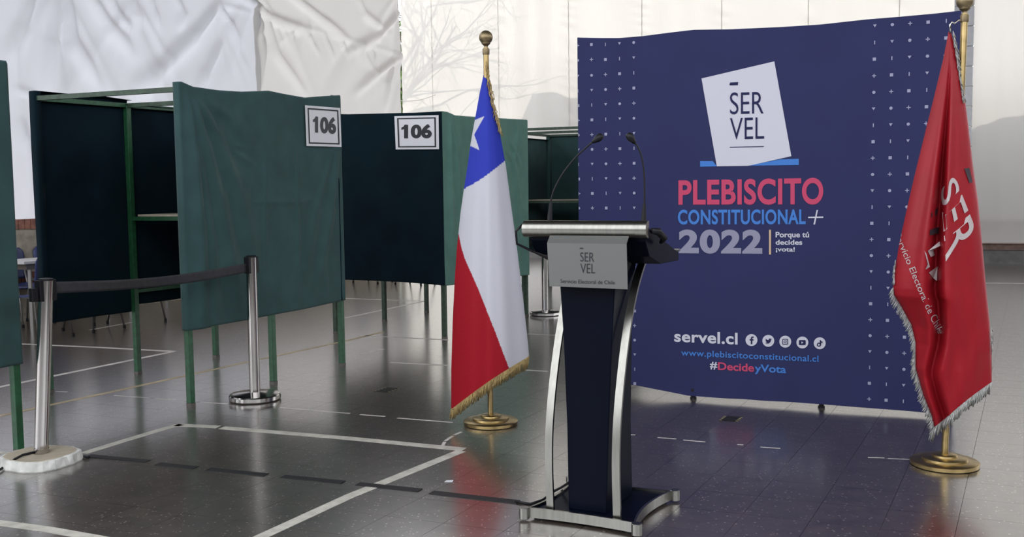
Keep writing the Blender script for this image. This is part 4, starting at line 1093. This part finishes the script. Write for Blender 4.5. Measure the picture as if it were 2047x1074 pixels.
chair('blue chair before the white table, its legs beside the left booth', LW.at(-2.95, 0, 1.33), aw + PI)
chair('blue chair whose legs show under the dark cloth next to the nearest belt post', LW.at(-2.30, 0, 1.33), aw + PI)
chair('chair whose leg shows under the open booth beside its front post', LW.at(-1.72, 0, 1.33), aw + PI)
table('white folding table farther along the left wall behind the open booth', .10, .78, 1.5, .46)
chair('chair whose legs show under the left part of the dark cloth booth', LW.at(3.2, 0, 1.08), aw)
chair('chair whose leg shows under the right part of the dark cloth booth', LW.at(3.2, 0, 1.85), aw)

# ================================================================== BEHIND THE SHEETS
# post and leafy shrub in the gap between the two sheets
gp = D(794, 40, 18.6)
MB().tube([(gp[0], gp[1], 0), (gp[0], gp[1], 6.0)], .022, 10).build('wooden_post', 'wood', None, smooth=True, label='weathered wooden post in the gap between the sheets', cat='post')
lm = MB(); cs = D(800, 120, 26.5)
for k in range(5200):
    p = np.array([cs[0] + rng.normal(0, .5), cs[1] + rng.normal(0, .4), rng.uniform(.3, 5.6)])
    n_ = rng.normal(0, 1, 3); n_ /= np.linalg.norm(n_); u = np.cross(n_, [0, 0, 1.0]); u /= np.linalg.norm(u) + 1e-6; v = np.cross(n_, u)
    a, b = u * .045, v * .07
    lm.add([p - b, p + a, p + b, p - a], [(0, 1, 2, 3)])
sh = thing('leafy_shrub', (cs[0], cs[1], -.3), 'sunlit green leaves glimpsed through the gap between the sheets', 'shrub')
lm.build('foliage', 'leaf', sh, fix=False, kind='stuff')
MB().tube([(cs[0], cs[1], -.3), (cs[0] + .05, cs[1], 2.5), (cs[0], cs[1] + .1, 4.8)], [.07, .05, .02], 8).build('stem', 'bark', sh, smooth=True)
# neighbouring roofline that throws its shadow on the sheets
SUNV = np.array(TO_SUN)
def behind(x, y, dist):
    p = BW.at(*BW.sz(x, y)); return p + SUNV * dist
sil = [(1036, 262), (1065, 187), (1090, 184), (1112, 184), (1140, 196), (1157, 194)]
sil2 = [(1300, 192), (1500, 205), (1700, 225), (1880, 252), (1943, 256), (1958, 248), (1975, 246), (2000, 234), (2047, 228), (2200, 222), (2700, 190)]
top_ = [behind(x, y, 2.2) for x, y in sil + sil2]
low_ = [np.array([p[0], p[1], -.3]) for p in top_]
m = MB(); n = len(top_); bk = BW.n * -2.5
fs = []
vs = top_ + low_ + [p + bk for p in top_] + [p + bk for p in low_]
for i in range(n - 1):
    fs += [(i, i + 1, n + i + 1, n + i), (2 * n + i, 3 * n + i, 3 * n + i + 1, 2 * n + i + 1), (i, 2 * n + i, 2 * n + i + 1, i + 1)]
fs += [(0, n, 3 * n, 2 * n), (n - 1, 3 * n - 1, 4 * n - 1, 2 * n - 1)]
m.add(vs, fs).build('neighbouring_building', 'concrete', None, label='neighbouring building seen only as a shadow on the white sheets', cat='building')
# bare tree whose branches shade the sheet left of the tricolour flag
tm_ = MB()
def branch(p, d, L_, r, lev):
    pts = [p]; q = p.copy(); dd = d.copy()
    for i in range(5):
        dd = dd + rng.normal(0, .16, 3) * np.array([1, .5, 1]); dd -= BW.n * (dd @ BW.n) * .8; dd /= np.linalg.norm(dd); q = q + dd * L_ / 5
        gap = (q - BW.p0) @ BW.n + .7
        if gap > 0: q = q - BW.n * gap
        pts.append(q.copy())
    tm_.tube(pts, [r * (1 - .12 * i) for i in range(6)], 5)
    if lev == 0: return
    for k in range(4 if lev > 1 else 3):
        i = rng.randint(1, 6); a = dd + rng.normal(0, .75, 3) * np.array([1, .4, 1]); a /= np.linalg.norm(a)
        branch(pts[i], a, L_ * rng.uniform(.5, .75), r * .5, lev - 1)
root = behind(770, 250, 1.6)
tb = np.array([root[0], root[1], -.35])
tm_.tube([tb, tb + [0, 0, 1.5], root], [.09, .08, .07], 8)
for x, y, L_ in ((930, 5, 2.6), (900, 90, 2.0), (880, 160, 1.7), (850, -60, 2.6), (930, -80, 3.2), (820, -40, 2.2), (860, 60, 1.8)):
    d = behind(x, y, 1.6) - root; branch(root, d / np.linalg.norm(d), L_, .05, 3)
tm_.build('bare_tree', 'bark', None, smooth=True, label='bare tree seen only as branch shadows on the back sheet', cat='tree')
